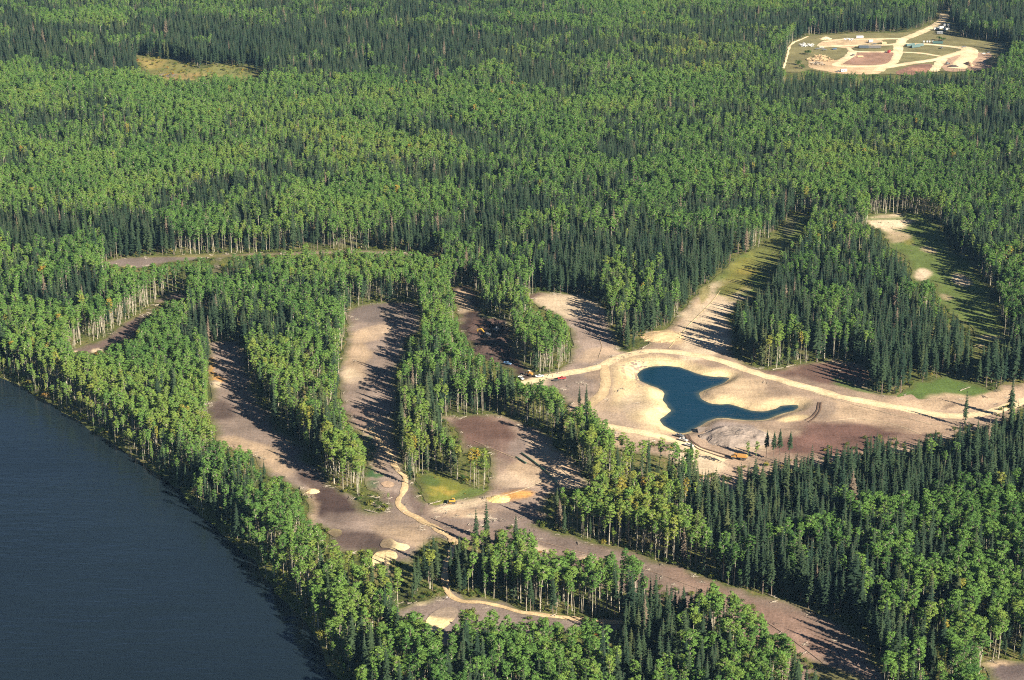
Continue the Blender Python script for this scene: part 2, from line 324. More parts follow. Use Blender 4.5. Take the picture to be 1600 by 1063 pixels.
# patches of other soil or growth: px, py, half width, half height (pixels), slope, colour, strength
PATCH = [
 # upper left clearing
 (260,408,110,8,0,(0.17,0.135,0.115),1),(198,420,14,3,0,SAND,1),(280,400,160,2.5,0,YGRN,.7),(470,398,120,5,0,(.24,.18,.13),.8),
 # lake fairway
 (200,510,70,50,0,(0.15,0.105,0.09),.8),(152,549,10,3.5,0,PALE,1),(113,551,10,3,0,PALE,1),(205,497,60,5,-.5,YGRN,.6),
 # west fairway
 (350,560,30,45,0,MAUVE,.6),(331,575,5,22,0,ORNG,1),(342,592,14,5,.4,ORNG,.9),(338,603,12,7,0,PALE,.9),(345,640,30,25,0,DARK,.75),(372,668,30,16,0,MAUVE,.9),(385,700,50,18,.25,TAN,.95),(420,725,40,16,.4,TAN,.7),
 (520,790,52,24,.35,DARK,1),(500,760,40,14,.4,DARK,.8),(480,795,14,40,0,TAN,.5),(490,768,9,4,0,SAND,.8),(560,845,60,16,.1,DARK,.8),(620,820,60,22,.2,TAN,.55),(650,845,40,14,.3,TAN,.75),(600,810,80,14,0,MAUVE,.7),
 # middle fairway
 (600,490,60,18,0,(0.17,0.135,0.12),.9),(555,560,28,40,-.3,TAN,.85),(545,585,18,14,0,PALE,.8),(575,525,40,14,-.4,TAN,.6),(570,630,40,40,0,MAUVE,.6),(555,660,22,30,0,REDB,.4),(590,700,30,40,0,TAN,.6),
 (581,706,9,14,0,DGRN,1),(578,738,7,10,0,DGRN,1),(592,744,12,4,0,DGRN,.9),(585,758,9,9,0,DGRN,.7),(576,688,9,6,0,DGRN,.9),(608,777,22,12,0,(0.16,0.115,0.095),.9),(652,782,18,24,.4,(0.12,0.085,0.072),.8),
 # centre soil
 (760,680,70,34,.1,REDB,1),(790,705,60,22,.2,(0.19,0.125,0.10),.8),(835,735,50,22,0,TAN,.75),(860,712,40,14,.6,TAN,.7),(890,755,34,12,.4,PALE,.6),(800,750,40,14,0,PALE,.35),(812,766,16,4,0,DARK,.7),(803,776,28,7,-.1,ORNG,1),(780,780,14,5,0,SAND,.9),(720,790,50,8,-.2,PALE,.7),(735,805,40,9,0,TAN,.8),(740,815,60,7,0,MAUVE,.8),(790,815,70,14,0,(0.17,0.13,0.11),.8),(745,808,24,4,.1,PALE,.7),(815,700,30,20,0,GREY,.4),(820,790,40,10,0,MAUVE,.7),
 (686,764,13,5,.2,(0.32,0.25,0.05),.7),(708,772,14,4,.1,(0.34,0.23,0.05),.6),(676,772,9,4,0,(0.30,0.25,0.05),.6),(735,772,26,7,-.2,(0.10,0.15,0.04),.8),(672,752,16,8,.3,(0.07,0.11,0.03),.8),
 # south road
 (880,848,60,14,.3,(0.17,0.13,0.11),.8),(1000,885,70,14,.3,MAUVE,.7),(1100,920,80,18,.4,(0.22,0.15,0.115),.9),(1220,985,80,40,.5,(0.23,0.15,0.115),.9),(840,858,30,5,.2,PALE,.6),(930,880,30,8,.3,TAN,.8),
 # bunker glade
 (720,955,90,14,0,(0.20,0.155,0.13),.9),(650,945,40,4,-.25,PALE,.9),(820,962,60,8,.2,(0.20,0.155,0.13),.8),
 # dig site
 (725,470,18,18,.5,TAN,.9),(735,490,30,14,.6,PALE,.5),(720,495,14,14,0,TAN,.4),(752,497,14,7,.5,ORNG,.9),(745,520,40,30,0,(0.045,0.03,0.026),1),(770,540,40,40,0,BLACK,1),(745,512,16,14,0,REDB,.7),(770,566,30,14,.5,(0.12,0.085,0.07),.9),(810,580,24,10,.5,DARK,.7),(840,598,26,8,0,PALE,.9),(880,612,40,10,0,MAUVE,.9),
 # north green
 (835,465,22,9,.2,REDB,.9),(885,478,52,20,.1,PALE,.95),(920,530,50,36,0,(0.27,0.205,0.165),.9),(930,556,40,14,-.2,TAN,.6),(900,605,50,22,0,MAUVE,.9),
 # pond works
 (1000,640,90,60,0,(0.40,0.295,0.195),.9),(1150,610,70,24,.2,(0.42,0.31,0.195),.9),(960,655,40,10,.2,MAUVE,.5),(1030,650,20,30,0,PALE,.5),(1110,500,60,60,-.6,PALE,.95),(1040,525,36,14,.3,(0.52,0.37,0.21),.9),(975,605,26,30,0,(0.50,0.38,0.22),.9),(1005,632,36,20,0,GREY,.35),
 (1105,470,30,8,-.3,TAN,.5),(1090,720,50,22,.3,PALE,.9),(1130,690,30,8,.4,PALE,.5),(1145,675,44,16,0,(0.27,0.215,0.185),1),(1190,690,30,20,0,PALE,.7),(1270,600,60,14,.3,(0.25,0.18,0.14),.5),
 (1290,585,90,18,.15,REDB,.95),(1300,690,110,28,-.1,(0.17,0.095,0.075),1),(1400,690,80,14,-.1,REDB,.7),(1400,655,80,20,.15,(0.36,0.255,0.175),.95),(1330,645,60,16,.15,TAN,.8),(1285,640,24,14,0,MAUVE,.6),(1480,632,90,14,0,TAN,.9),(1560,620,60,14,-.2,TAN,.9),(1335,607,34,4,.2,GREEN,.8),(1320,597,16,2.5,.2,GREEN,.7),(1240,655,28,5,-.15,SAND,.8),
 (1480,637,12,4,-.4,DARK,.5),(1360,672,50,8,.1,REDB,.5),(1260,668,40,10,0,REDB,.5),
 # ride and grass
 (1140,452,22,9,-.3,DGRN,1),(1175,440,20,7,-.2,GREEN,.9),(1160,430,40,30,-.6,YGRN,.8),(1200,400,30,40,-.8,(0.13,0.14,0.04),.9),(1165,426,20,6,0,(0.26,0.22,0.05),.9),(1235,355,16,20,-.6,(0.09,0.09,0.05),.9),(1100,462,10,16,-.8,YGRN,.7),
 # east fairway
 (1387,350,36,15,0,PALE,1),(1387,343,40,2,0,GREEN,.8),(1400,372,24,10,0,TAN,.7),(1441,430,18,14,0,PALE,1),(1500,437,18,10,.2,PALE,.85),(1535,543,10,4,0,TAN,.8),(1452,392,12,5,.2,TAN,.6),(1478,465,12,6,.2,TAN,.55),(1420,380,10,5,0,YGRN,.8),(1545,528,26,4,.1,TAN,.6),
 # bog
 (235,100,30,9,0,(0.36,0.27,0.09),.7),(300,120,60,6,0,(0.36,0.25,0.10),.6),(360,113,40,8,0,(0.17,0.18,0.06),.8),(262,118,14,3,0,(0.24,0.20,0.19),.8),
 # corner
 (1570,1050,40,14,0,(0.13,0.10,0.095),.9),(1560,1037,40,5,-.1,TAN,.9),(720,1058,60,6,0,PALE,.5),(840,1056,30,5,0,GREEN,.6),
]
def soil_colour(x, y, base, px, py):
    c = np.tile(np.array(base, float), (len(x), 1))
    wob = (fbm(x, y, 22, 31)-0.5)*1.1
    for (qx, qy, rx, ry, sl, col, st) in PATCH:
        dx = px-qx; dy = py-qy-sl*dx
        r = np.hypot(dx/rx, dy/ry)
        m = r < 1.8
        if not m.any(): continue
        k = np.clip((1.12-r[m]-wob[m])/0.45, 0, 1); k = k*k*(3-2*k)*st
        c[m] = c[m]*(1-k[:, None]) + np.array(col)*k[:, None]
    return c
def relief(x, y):
    return (fbm(x, y, 26, 91)-0.5)*0.2
def sheet_z(x, y, lift):
    z = 0.14 + relief(x, y) + lift
    m = (np.abs(x-180) < 240) & (np.abs(y-1130) < 280)
    if m.any():
        d = pond_sd(x[m], y[m]); w = 9.0 + 4*(vnoise(x[m], y[m], 30, 77)-0.5)
        t = np.clip(d/w, -3, 1); k = np.where(t > 0, t*t*(3-2*t)*0.6+t*0.4, t*0.7)
        zz = POND_Z + k*(-POND_Z)
        z[m] = np.where(d < w, zz + (z[m])*np.clip(t, 0, 1), z[m])
    return z
NS = [0]
def sheet(name, label, poly_px, base, spacing=2.6, wob=2.2, lift=None, mat=None, cat='soil', smoothp=True, zref=0.0, own=None):
    P = gpn(poly_px, zref)
    P = smooth_poly(P, True, spacing) if smoothp else P
    P = P + np.stack([vnoise(P[:, 0], P[:, 1], 7, 3+NS[0])-0.5, vnoise(P[:, 0], P[:, 1], 7, 53+NS[0])-0.5], -1)*2*wob
    x0, y0 = P.min(0); x1, y1 = P.max(0)
    gx, gy = np.meshgrid(np.arange(x0, x1, spacing), np.arange(y0, y1, spacing))
    gx = gx.ravel()+RNG.uniform(-.3, .3, gx.size)*spacing; gy = gy.ravel()+RNG.uniform(-.3, .3, gy.size)*spacing
    m = inside(gx, gy, P); gx, gy = gx[m], gy[m]
    if len(gx):
        m = seg_dist(gx, gy, P) > spacing*0.5; gx, gy = gx[m], gy[m]
    pts = [Vector(p) for p in P] + [Vector(p) for p in zip(gx, gy)]
    r = delaunay_2d_cdt(pts, [], [list(range(len(P)))], 1, 1e-4)
    V = np.array([tuple(v) for v in r[0]]); x, y = V[:, 0], V[:, 1]
    if lift is None: NS[0] += 1; lift = 0.012*NS[0]
    z = sheet_z(x, y, lift)
    ppx, ppy = proj(x, y, 0*x)
    col = soil_colour(x, y, base, ppx, ppy)
    mot = 0.72+0.56*fbm(x, y, 48, 15)*1.0
    mot = mot*(0.78+0.44*fbm(x, y, 11, 25)); col = col*mot[:, None] if cat != 'bunker' else col*1.12
    others = np.zeros(len(x), bool)
    for q_ in OPEN.values():
        if q_ is not poly_px and q_ is not own: others |= inside(ppx, ppy, q_)
    if cat != 'bunker' and name != 'yard_soil':
        de = seg_dist(x, y, P)+(vnoise(x, y, 5, 66)-0.5)*3.0
        ke = np.clip(1-de/4.5, 0, 1)*(~others)*0.85
        fl = np.array((0.10, 0.105, 0.035))*(0.6+0.9*fbm(x, y, 9, 67)[:, None])
        col = col*(1-ke[:, None])+fl*ke[:, None]
    if name == 'pond_earthworks':
        d = pond_sd(x, y)
        k = np.clip(1.25-d/(8+10*np.clip((1060-ppx)/60, 0, 1)), 0, 1)*np.clip((fbm(x, y, 20, 8))*1.5+0.1, 0, 1)
        k = k*np.where((ppy > 655) & (ppx > 1080), 0.3, 1)
        col = col*(1-k[:, None])+np.array(SAND)*k[:, None]
        k2 = np.clip(1-np.abs(d-0.2)/0.8, 0, 1)*0.5
        col = col*(1-k2[:, None])+np.array((0.22, 0.16, 0.09))*k2[:, None]
    o = link(name, mesh_from(name, np.column_stack([x, y, z]), [f for f in r[2]], [mat or M_SOIL], True, col))
    tag(o, label, cat, kind='structure')
    return o
def ribbon(name, label, px, width, base, lift, cat='road', wob=0.5, seed=1):
    P = smooth_poly(gpn(px), False, 2.5)
    T = np.gradient(P, axis=0); T /= np.linalg.norm(T, axis=1)[:, None]+1e-9; Nn = np.stack([-T[:, 1], T[:, 0]], -1)
    V = []; C = []
    for k, s in enumerate((-1, -0.55, -0.2, 0.2, 0.55, 1)):
        w = width/2*s + (wob*(vnoise(P[:, 0], P[:, 1], 6, seed+k)-0.5)*2 if abs(s) == 1 else 0)
        Q = P+Nn*np.broadcast_to(np.asarray(w), (len(P),))[:, None]
        tone = 1.06 if abs(s) == 0.2 else (0.9 if abs(s) == 1 else 0.97)
        z = sheet_z(Q[:, 0], Q[:, 1], lift - (0.13 if abs(s) == 1 else 0))
        V.append(np.column_stack([Q, z])); C.append(np.tile(np.array(base)*tone, (len(P), 1))*(0.8+0.4*fbm(Q[:, 0], Q[:, 1], 14, seed)[:, None]))
    n = len(P); F = []
    for k in range(5):
        for i in range(n-1): F.append((k*n+i, k*n+i+1, (k+1)*n+i+1, (k+1)*n+i))
    me = mesh_from(name, np.vstack(V), F, [M_SOIL], True, np.vstack(C))
    o = link(name, me); tag(o, label, cat, kind='structure')
    bm = bmesh.new(); bm.from_mesh(me); bmesh.ops.recalc_face_normals(bm, faces=bm.faces)
    if bm.faces and sum(f.normal.z for f in bm.faces) < 0: bmesh.ops.reverse_faces(bm, faces=bm.faces)
    bm.to_mesh(me); bm.free()
    return o

def grow(poly, dy):   # the near side of a clearing runs on behind the tree tops
    return poly
sheet('bare_clearing', 'dark graded soil clearing at the left forest edge behind the aspens', OPEN['upper_left'], (0.19,0.15,0.125), 3.2)
sheet('bare_strip', 'thin strip of bare soil below the long wall of pale trunks', OPEN['back_strip'], (0.22,0.17,0.13), 3.0)
sheet('fairway', 'narrow dark soil fairway running down to the lake shore wood', OPEN['lake_fairway'], (0.15,0.11,0.09))
sheet('fairway', 'wide brown graded fairway nearest the lake widening at its lower end', OPEN['west_fairway'], MAUVE)
sheet('fairway', 'long graded fairway with one pale bunker at its rounded top end', OPEN['middle_fairway'], MAUVE)
sheet('bare_clearing', 'red brown and pale scraped soil in the central clearing', OPEN['centre_soil'], (0.26,0.19,0.145))
sheet('flower_meadow', 'small patch of green grass and yellow flowers beside the cart path', OPEN['flower_patch'], (0.15,0.16,0.03), cat='meadow')
sheet('fairway', 'brown soil strip running to the lower right between dark woods', OPEN['south_road'][:22]+[(1380,1085),(1260,1100),(1230,1062),(1180,1012),(1100,968),(1010,938),(935,918),(840,882),(735,852),(690,840)], (0.20,0.145,0.115), own=OPEN['south_road'])
sheet('bare_clearing', 'brown soil glade with large pale bunker above the bottom grove', OPEN['bunker_glade'][:14]+[(972,992),(900,990),(800,1000),(700,1010),(640,1000),(618,972)], (0.21,0.165,0.14), own=OPEN['bunker_glade'])
sheet('dig_site', 'near black dug soil ground around the yellow excavator', OPEN['dig_site'], DARK)
sheet('bare_clearing', 'pale rounded green site above the haul road fork', OPEN['north_green'], (0.27,0.205,0.165))
sheet('pond_earthworks', 'sandy graded earth around the blue pond', OPEN['pond_works'][:OPEN['pond_works'].index((1590,628))]+[(1580,655),(1520,676),(1487,692),(1440,706),(1340,720),(1252,734),(1185,748),(1150,768),(1095,760),(1050,722),(980,706),(945,692),(925,655),(905,648)], (0.31,0.225,0.16), 2.3, own=OPEN['pond_works'])
sheet('grass_ride', 'grassy ride with sunlit verge climbing between two dark woods', OPEN['north_ride'], (0.13,0.17,0.042), cat='grass')
sheet('lawn', 'bright green lawn patch beside the right end of the haul road', OPEN['lawn'], (0.085,0.13,0.032), 2.0, 5.0, cat='lawn')
sheet('fairway', 'overgrown green fairway with pale tee squares at the right', OPEN['east_fairway'], (0.112,0.15,0.04))
sheet('bog_meadow', 'small yellow grassy bog opening in the far left forest', OPEN['bog'], (0.19,0.18,0.06), 3.0, 5.0, cat='meadow')
YG = (0.19,0.17,0.078)
sheet('yard_ground', 'grassy works yard clearing in the far right forest', OPEN['yard'], YG, 4.0, cat='ground')
sheet('bare_clearing', 'dark soil corner with a pale rim at the bottom right', OPEN['corner_soil'], (0.14,0.11,0.10))
sheet('bare_clearing', 'small bare soil opening at the bottom edge below pale trunks', OPEN['bottom_soil'], (0.20,0.15,0.10))
TOP = 0.012*NS[0]
# pond water
def grow_poly(P, d):
    T = np.roll(P, -1, 0)-np.roll(P, 1, 0); T /= np.linalg.norm(T, axis=1)[:, None]+1e-9
    A = 0.5*np.sum(P[:, 0]*np.roll(P[:, 1], -1)-np.roll(P[:, 0], -1)*P[:, 1]); s = 1 if A > 0 else -1
    return P+np.stack([T[:, 1], -T[:, 0]], -1)*d*s
PW2 = grow_poly(POND_W, 0.8)
_gx, _gy = np.meshgrid(np.arange(PW2[:, 0].min(), PW2[:, 0].max(), 1.8), np.arange(PW2[:, 1].min(), PW2[:, 1].max(), 1.8)); _gx = _gx.ravel(); _gy = _gy.ravel()
_k = inside(_gx, _gy, PW2); _gx = _gx[_k]; _gy = _gy[_k]; _k = seg_dist(_gx, _gy, PW2) > 0.7; _gx = _gx[_k]; _gy = _gy[_k]
_r = delaunay_2d_cdt([Vector(p) for p in PW2]+[Vector(p) for p in zip(_gx, _gy)], [], [list(range(len(PW2)))], 1, 1e-4)
_V = np.array([tuple(v) for v in _r[0]]); _d = seg_dist(_V[:, 0], _V[:, 1], PW2)+(fbm(_V[:, 0], _V[:, 1], 9, 17)-0.5)*2
_t = np.clip(_d/4.2, 0, 1)[:, None]**0.7
_c = np.array((0.085, 0.105, 0.070))*(1-_t)+np.array((0.0025, 0.027, 0.048))*_t
pw = link('pond', mesh_from('pond', [(x, y, POND_Z) for x, y in _V], [f for f in _r[2]], [M_POND], False, _c))
if pw.data.polygons[0].normal.z < 0: pw.data.flip_normals()
if lk.data.polygons[0].normal.z < 0: lk.data.flip_normals()
tag(pw, 'deep blue irregular pond with sandy banks', 'pond', kind='structure')
# sand bunkers, tees and other small sheets
def blob(cx, cy, rx, ry, n=14, seed=0, pinch=0):
    r = random.Random(seed); out = []
    for k in range(n):
        a = 2*math.pi*k/n; q = r.uniform(0.86, 1.1)*(1-pinch*math.exp(-((math.cos(a))/0.35)**2))
        out.append((cx+rx*q*math.cos(a), cy+ry*q*math.sin(a)))
    return out
sheet('sand_bunker', 'pale sand bunker at the rounded top of the long fairway', blob(615,491,21,7.5,seed=1), SAND, 2.0, .6, TOP+.06, cat='bunker')
sheet('sand_bunker', 'kidney shaped sand bunker on dark soil near the lake', [(594,851),(600,844),(612,843),(622,849),(636,852),(641,857),(633,862),(618,861),(608,858),(597,857)], (0.70,0.55,0.31), 1.5, .4, TOP+.12, cat='bunker')
sheet('sand_bunker', 'pale rounded sand bunker below the kidney shaped one', [(582,872),(590,864),(606,861),(619,865),(621,873),(612,880),(600,890),(584,890)], SAND, 1.5, .4, TOP+.18, cat='bunker')
sheet('sand_bunker', 'small grassy sand bunker at the edge of the lake shore trees', blob(523,834,11,6,seed=3), (0.48,0.40,0.19), 1.5, .5, TOP+.12, cat='bunker')
sheet('sand_bunker', 'large pale bunker in the lower glade behind tree tops', [(664,975),(672,962),(690,952),(708,950),(717,957),(708,970),(690,985),(668,988)], SAND, 1.5, .5, TOP+.12, cat='bunker')
sheet('sand_bunker', 'small shell shaped bunker beside the winding cart path', blob(606,758,11,5,seed=5), (0.40,0.28,0.19), 1.5, .3, TOP+.12, cat='bunker')
# yard surfaces
YR = (0.70, 0.55, 0.34)
sheet('yard_soil', 'wide sandy turning ground at the back left of the yard', [(1278,73),(1284,66),(1310,63),(1365,62),(1380,66),(1340,71),(1328,76),(1300,74)], (0.56,0.41,0.25), 3.0, 1.5, TOP+.03)
sheet('yard_soil', 'trampled sandy ground under the waste timber field of the works yard', [(1262,100),(1268,92),(1285,90),(1305,95),(1318,92),(1330,102),(1380,104),(1372,116),(1320,116),(1290,112),(1265,106)], (0.52,0.37,0.22), 3.0, 1.5, TOP+.06)
sheet('yard_soil', 'brown ploughed rectangle inside the yard road loop', [(1316,98),(1338,84),(1396,83),(1400,88),(1392,99),(1370,102),(1330,102)], (0.30,0.18,0.125), 3.0, 1.2, TOP+.14)
sheet('yard_soil', 'pinkish dug pit floor at the right end of the yard', [(1472,104),(1480,92),(1500,84),(1545,84),(1553,96),(1545,108),(1510,112),(1480,112)], (0.42,0.28,0.19), 3.0, 1.2, TOP+.06)
sheet('yard_soil', 'reddish brown heap ground along the near edge of the yard', [(1400,113),(1425,103),(1455,101),(1462,108),(1440,116),(1410,119)], (0.24,0.135,0.095), 3.0, 1.2, TOP+.14)
for i, (lab, pts, w) in enumerate([
    ('sandy track leaving the yard through the trees towards the top', [(1476,22),(1472,33),(1455,44),(1432,54),(1412,62),(1404,72),(1402,85),(1395,98),(1380,104),(1372,112)], 12),
    ('sandy yard track along the back row of stores', [(1285,66),(1320,62),(1360,62),(1412,61)], 9),
    ('sandy middle track crossing the yard', [(1280,74),(1330,72),(1380,71),(1410,69),(1450,70),(1480,73),(1505,76)], 9),
    ('sandy cross track in front of the pipe stacks', [(1325,75),(1334,81),(1360,82),(1400,82),(1440,84),(1470,89)], 6.5),
    ('sandy curved track round the left end of the ploughed rectangle', [(1333,80),(1328,88),(1316,96),(1306,103),(1340,105),(1385,103)], 11),
    ('broad sandy track from the yard centre to the pit', [(1380,107),(1420,100),(1462,94),(1490,86),(1510,80)], 12),
    ('broad sandy ramp bending down the right side of the yard', [(1498,74),(1514,78),(1514,88),(1505,98),(1495,108)], 20),
    ('short sandy spur down to the near tree edge', [(1474,92),(1466,102),(1458,113)], 11),
    ('narrow pale track along the left edge of the yard', [(1224,108),(1230,88),(1236,70),(1262,58)], 3)]):
    ribbon('dirt_track', lab, pts, w, YR, TOP+.20+.02*i, wob=1.0, seed=200+i)
# haul roads and paths
ROAD = (0.66, 0.51, 0.31)
ribbon('haul_road', 'pale sandy haul road sweeping round the back of the pond', [(815,600),(850,591),(900,582),(940,573),(960,562),(985,554),(1010,550),(1045,550),(1090,556),(1130,566),(1170,580),(1210,592),(1260,606),(1310,620),(1370,632),(1420,641),(1460,648),(1500,651),(1550,645),(1600,628),(1660,612)], 8.5, ROAD, TOP+.12, seed=11, wob=1.1)
ribbon('haul_road', 'pale sandy side road dropping to the left of the pond', [(944,572),(946,590),(945,605),(938,620),(922,632),(900,643)], 6.5, (0.50,0.37,0.215), TOP+.16, seed=21, wob=1.1)
ribbon('haul_road', 'pale sandy track along the near side of the pond', [(935,663),(970,671),(1010,678),(1045,687),(1070,694),(1100,708),(1130,722)], 7.5, ROAD, TOP+.12, seed=31, wob=1.1)
ribbon('cart_path', 'winding orange sand cart path from the fairway down to the glade', [(578,668),(590,687),(600,700),(612,715),(622,735),(632,748),(634,762),(627,775),(623,787),(630,797),(645,806),(665,818),(690,832),(708,846),(704,868),(694,895),(697,920),(706,932),(722,941),(750,942),(775,946),(810,956),(850,963),(900,968),(985,974)], 3.6, (0.53,0.385,0.215), TOP+.16, cat='path', wob=1.1, seed=41)
for k, (lab, pts) in enumerate([('dark wheel rut from the pond outlet, pond side', [(1074,678),(1080,689),(1095,700),(1120,708),(1140,714)]), ('dark wheel rut from the pond outlet, near side', [(1071,680),(1077,691),(1092,703),(1117,712),(1138,718)]),
      ('reddish wheel rut right of the pond tail, left one of two', [(1279,630),(1277,641),(1270,651),(1258,658)]), ('reddish wheel rut right of the pond tail, right one of two', [(1283,630),(1281,643),(1274,653),(1263,661)])]):
    ribbon('wheel_rut', lab, pts, 1.3, (0.13,0.085,0.06), TOP+.3, cat='rut', wob=.3, seed=60+k)

TR = [('on the pale green site, upper', [(850,470),(890,472),(925,490),(940,515)], PALE), ('on the pale green site, lower', [(905,480),(925,505),(940,540),(935,560)], TAN), ('crossing the central clearing, upper', [(740,690),(800,715),(850,735),(905,760)], TAN), ('crossing the central clearing, lower', [(690,800),(750,785),(820,765),(870,740)], PALE), ('curving through the central clearing', [(830,690),(862,720),(890,745),(918,760)], PALE),
 ('down the soil strip, left', [(800,835),(900,862),(1000,888),(1100,925),(1200,975),(1290,1040)], (0.30,0.215,0.16)), ('right of the pond, upper', [(1270,615),(1330,632),(1400,650),(1470,668)], PALE), ('right of the pond, lower', [(1290,660),(1340,655),(1400,665),(1440,680)], PALE), ('up the northern ride', [(1045,545),(1075,510),(1110,475),(1125,455)], SAND)]
for k, (lab, pts, c_) in enumerate(TR):
    ribbon('wheel_rut', 'faint wheel track '+lab, pts, 0.55, tuple(v*0.78 for v in c_), TOP+.16, cat='rut', wob=.25, seed=300+k)
# ------------------------------------------------------------------ tree models
def leafset(rs, centres, radii, per, size, up=0.35, flat=1.0):
    """leaf sprays on the outside of lumps, facing mostly outward"""
    V = []; F = []
    for c, r in zip(centres, radii):
        m = int(per*(r/1.2)**2)+6
        for _ in range(m):
            d = rs.normal(size=3); d /= np.linalg.norm(d)
            if d[2] < -0.35: d[2] *= -0.5
            p = np.array(c)+d*r*rs.uniform(0.72, 1.08)*np.array([1, 1, flat])
            nrm = d+np.array([0, 0, up])+rs.normal(size=3)*0.45; nrm /= np.linalg.norm(nrm)
            a = np.cross(nrm, rs.normal(size=3)); a /= np.linalg.norm(a)+1e-9; b = np.cross(nrm, a)
            s = size*rs.uniform(0.6, 1.35); k = len(V)
            V += [p-a*s*.6, p-b*s*.42+a*s*.05, p+a*s*.6-nrm*s*.22, p+b*s*.42]
            F.append((k, k+1, k+2, k+3))
    return V, F
def tube(V, F, P, R, n=5):
    k0 = len(V)
    for p, r in zip(P, R):
        for i in range(n):
            a = 2*math.pi*i/n; V.append((p[0]+r*math.cos(a), p[1]+r*math.sin(a), p[2]))
    for j in range(len(P)-1):
        for i in range(n):
            a = k0+j*n+i; b = k0+j*n+(i+1) % n; F.append((a, b, b+n, a+n))
def aspen_parts(seed, H=24.0, bare=0.52, width=2.4):
    rs = np.random.default_rng(seed)
    lean = rs.normal(size=2)*0.35
    TV, TF = [], []
    P = [(lean[0]*t*t+0.12*math.sin(5*t+seed), lean[1]*t*t, H*0.93*t) for t in np.linspace(0, 1, 7)]
    tube(TV, TF, P, [0.20, 0.17, 0.15, 0.13, 0.10, 0.07, 0.03])
    cen = []; rad = []
    nb = int(rs.integers(17, 23)); asym = rs.uniform(0, 6.28)
    for k in range(nb):
        u = ((k+0.5)/nb)**0.8; t = bare+(1-bare)*u
        env = width*math.sqrt(max(0.03, 1-(abs(u-0.52)/0.56)**2.2))*(0.75+0.25*min(1, u*3))
        a = k*2.4+rs.uniform(-.5, .5); q = env*rs.uniform(0.35, 0.80)*(1+0.22*math.cos(a-asym))
        r = rs.uniform(0.48, 0.92)*(0.8+0.3*env/width)
        c = (lean[0]*t*t+q*math.cos(a), lean[1]*t*t+q*math.sin(a), H*t-r*0.6+rs.uniform(-.5, .5))
        cen.append(c); rad.append(r)
        z0 = c[2]-2.0; tt = max(0.05, z0/(H*0.93))
        tube(TV, TF, [(lean[0]*tt*tt, lean[1]*tt*tt, z0), c], [0.08, 0.02], 3)
    for k in range(3):   # a few stray sprays below the crown
        t = bare*rs.uniform(0.72, 1.0); a = rs.uniform(0, 6.28)
        cen.append((0.8*math.cos(a), 0.8*math.sin(a), H*t)); rad.append(rs.uniform(0.35, 0.7))
    LV, LF = leafset(rs, cen, rad, 90, 0.42, 0.5, 0.85)
    return (TV, TF), (LV, LF)
def spruce_parts(seed, H=25.0, base=0.12, width=2.3):
    rs = np.random.default_rng(seed)
    TV, TF = [], []
    tube(TV, TF, [(0, 0, 0), (0, 0, H*0.35), (0, 0, H*0.7), (0, 0, H*0.985)], [0.26, 0.2, 0.12, 0.03])
    V = []; F = []
    L = 22
    for k in range(L):
        u = k/(L-1); z = H*(base+(0.985-base)*u**0.92)
        env = width*((1-u)**0.78)+0.16
        if u < 0.22: env *= 0.62+1.6*u
        nb = int(rs.integers(5, 8)) if u < 0.85 else 4
        if u < 0.14: nb = 3
        ph = rs.uniform(0, 6.28)
        for b in range(nb):
            a = ph+2*math.pi*b/nb+rs.uniform(-.3, .3); l = env*rs.uniform(0.55, 1.25)
            ca, sa = math.cos(a), math.sin(a); w = l*0.30+0.14; dr = l*rs.uniform(0.15, 0.6)
            def pt(rr, ss, zz): return (rr*ca-ss*sa, rr*sa+ss*ca, z+zz)
            i = len(V)
            V += [pt(0.04, 0, 0.15), pt(l*.5, w, -dr*.62-.10), pt(l*.55, 0, -dr*.30+.06), pt(l*.5, -w, -dr*.62-.10), pt(l, 0, -dr)]
            F += [(i, i+1, i+2), (i, i+2, i+3), (i+1, i+4, i+2), (i+2, i+4, i+3)]
    return (TV, TF), (V, F)
def shrub_parts(seed):
    rs = np.random.default_rng(seed)
    TV, TF = [], []; cen = []; rad = []
    for k in range(5):
        a = k*1.3; c = (0.6*math.cos(a), 0.6*math.sin(a), rs.uniform(0.6, 1.5)); cen.append(c); rad.append(rs.uniform(0.5, 0.85))
        tube(TV, TF, [(0, 0, 0), c], [0.06, 0.02], 3)
    return (TV, TF), leafset(rs, cen, rad, 50, 0.38)
def part_mesh(name, VF, mat):
    return mesh_from(name, VF[0], VF[1], [mat])
def whole_mesh(name, A, B, mats):
    V = list(A[0])+list(B[0]); n = len(A[0])
    me = mesh_from(name, V, list(A[1])+[tuple(i+n for i in f) for f in B[1]], mats)
    me.polygons.foreach_set('material_index', [0]*len(A[1])+[1]*len(B[1])); me.update(); return me
ASP = [aspen_parts(100+k, 24+0.8*(k % 3-1), [0.70, 0.72, 0.66, 0.75, 0.70, 0.68, 0.73, 0.60][k], [2.05, 1.8, 2.3, 1.75, 2.15, 2.55, 1.95, 1.7][k]) for k in range(8)]
SPR = [spruce_parts(300+k, 25, [0.10, 0.16, 0.24, 0.13, 0.30, 0.08][k], [2.9, 2.6, 2.2, 3.2, 1.9, 2.8][k]) for k in range(6)]
SPR += [spruce_parts(390, 25, 0.48, 2.7), spruce_parts(391, 25, 0.55, 2.4)]
SHR = [shrub_parts(500+k) for k in range(4)]
def models(name, PS, mats):
    return [bpy.data.objects.new(name, whole_mesh(name, a, b, mats)) for a, b in PS]   # unlinked, only read by the scatter nodes
MOD_A = models('aspen_model', ASP, [M_ABARK, M_ASPEN]); MOD_S = models('spruce_model', SPR[:6], [M_SBARK, M_SPRUCE]); MOD_B = models('shrub_model', SHR, [M_SBARK, M_SHRUB])

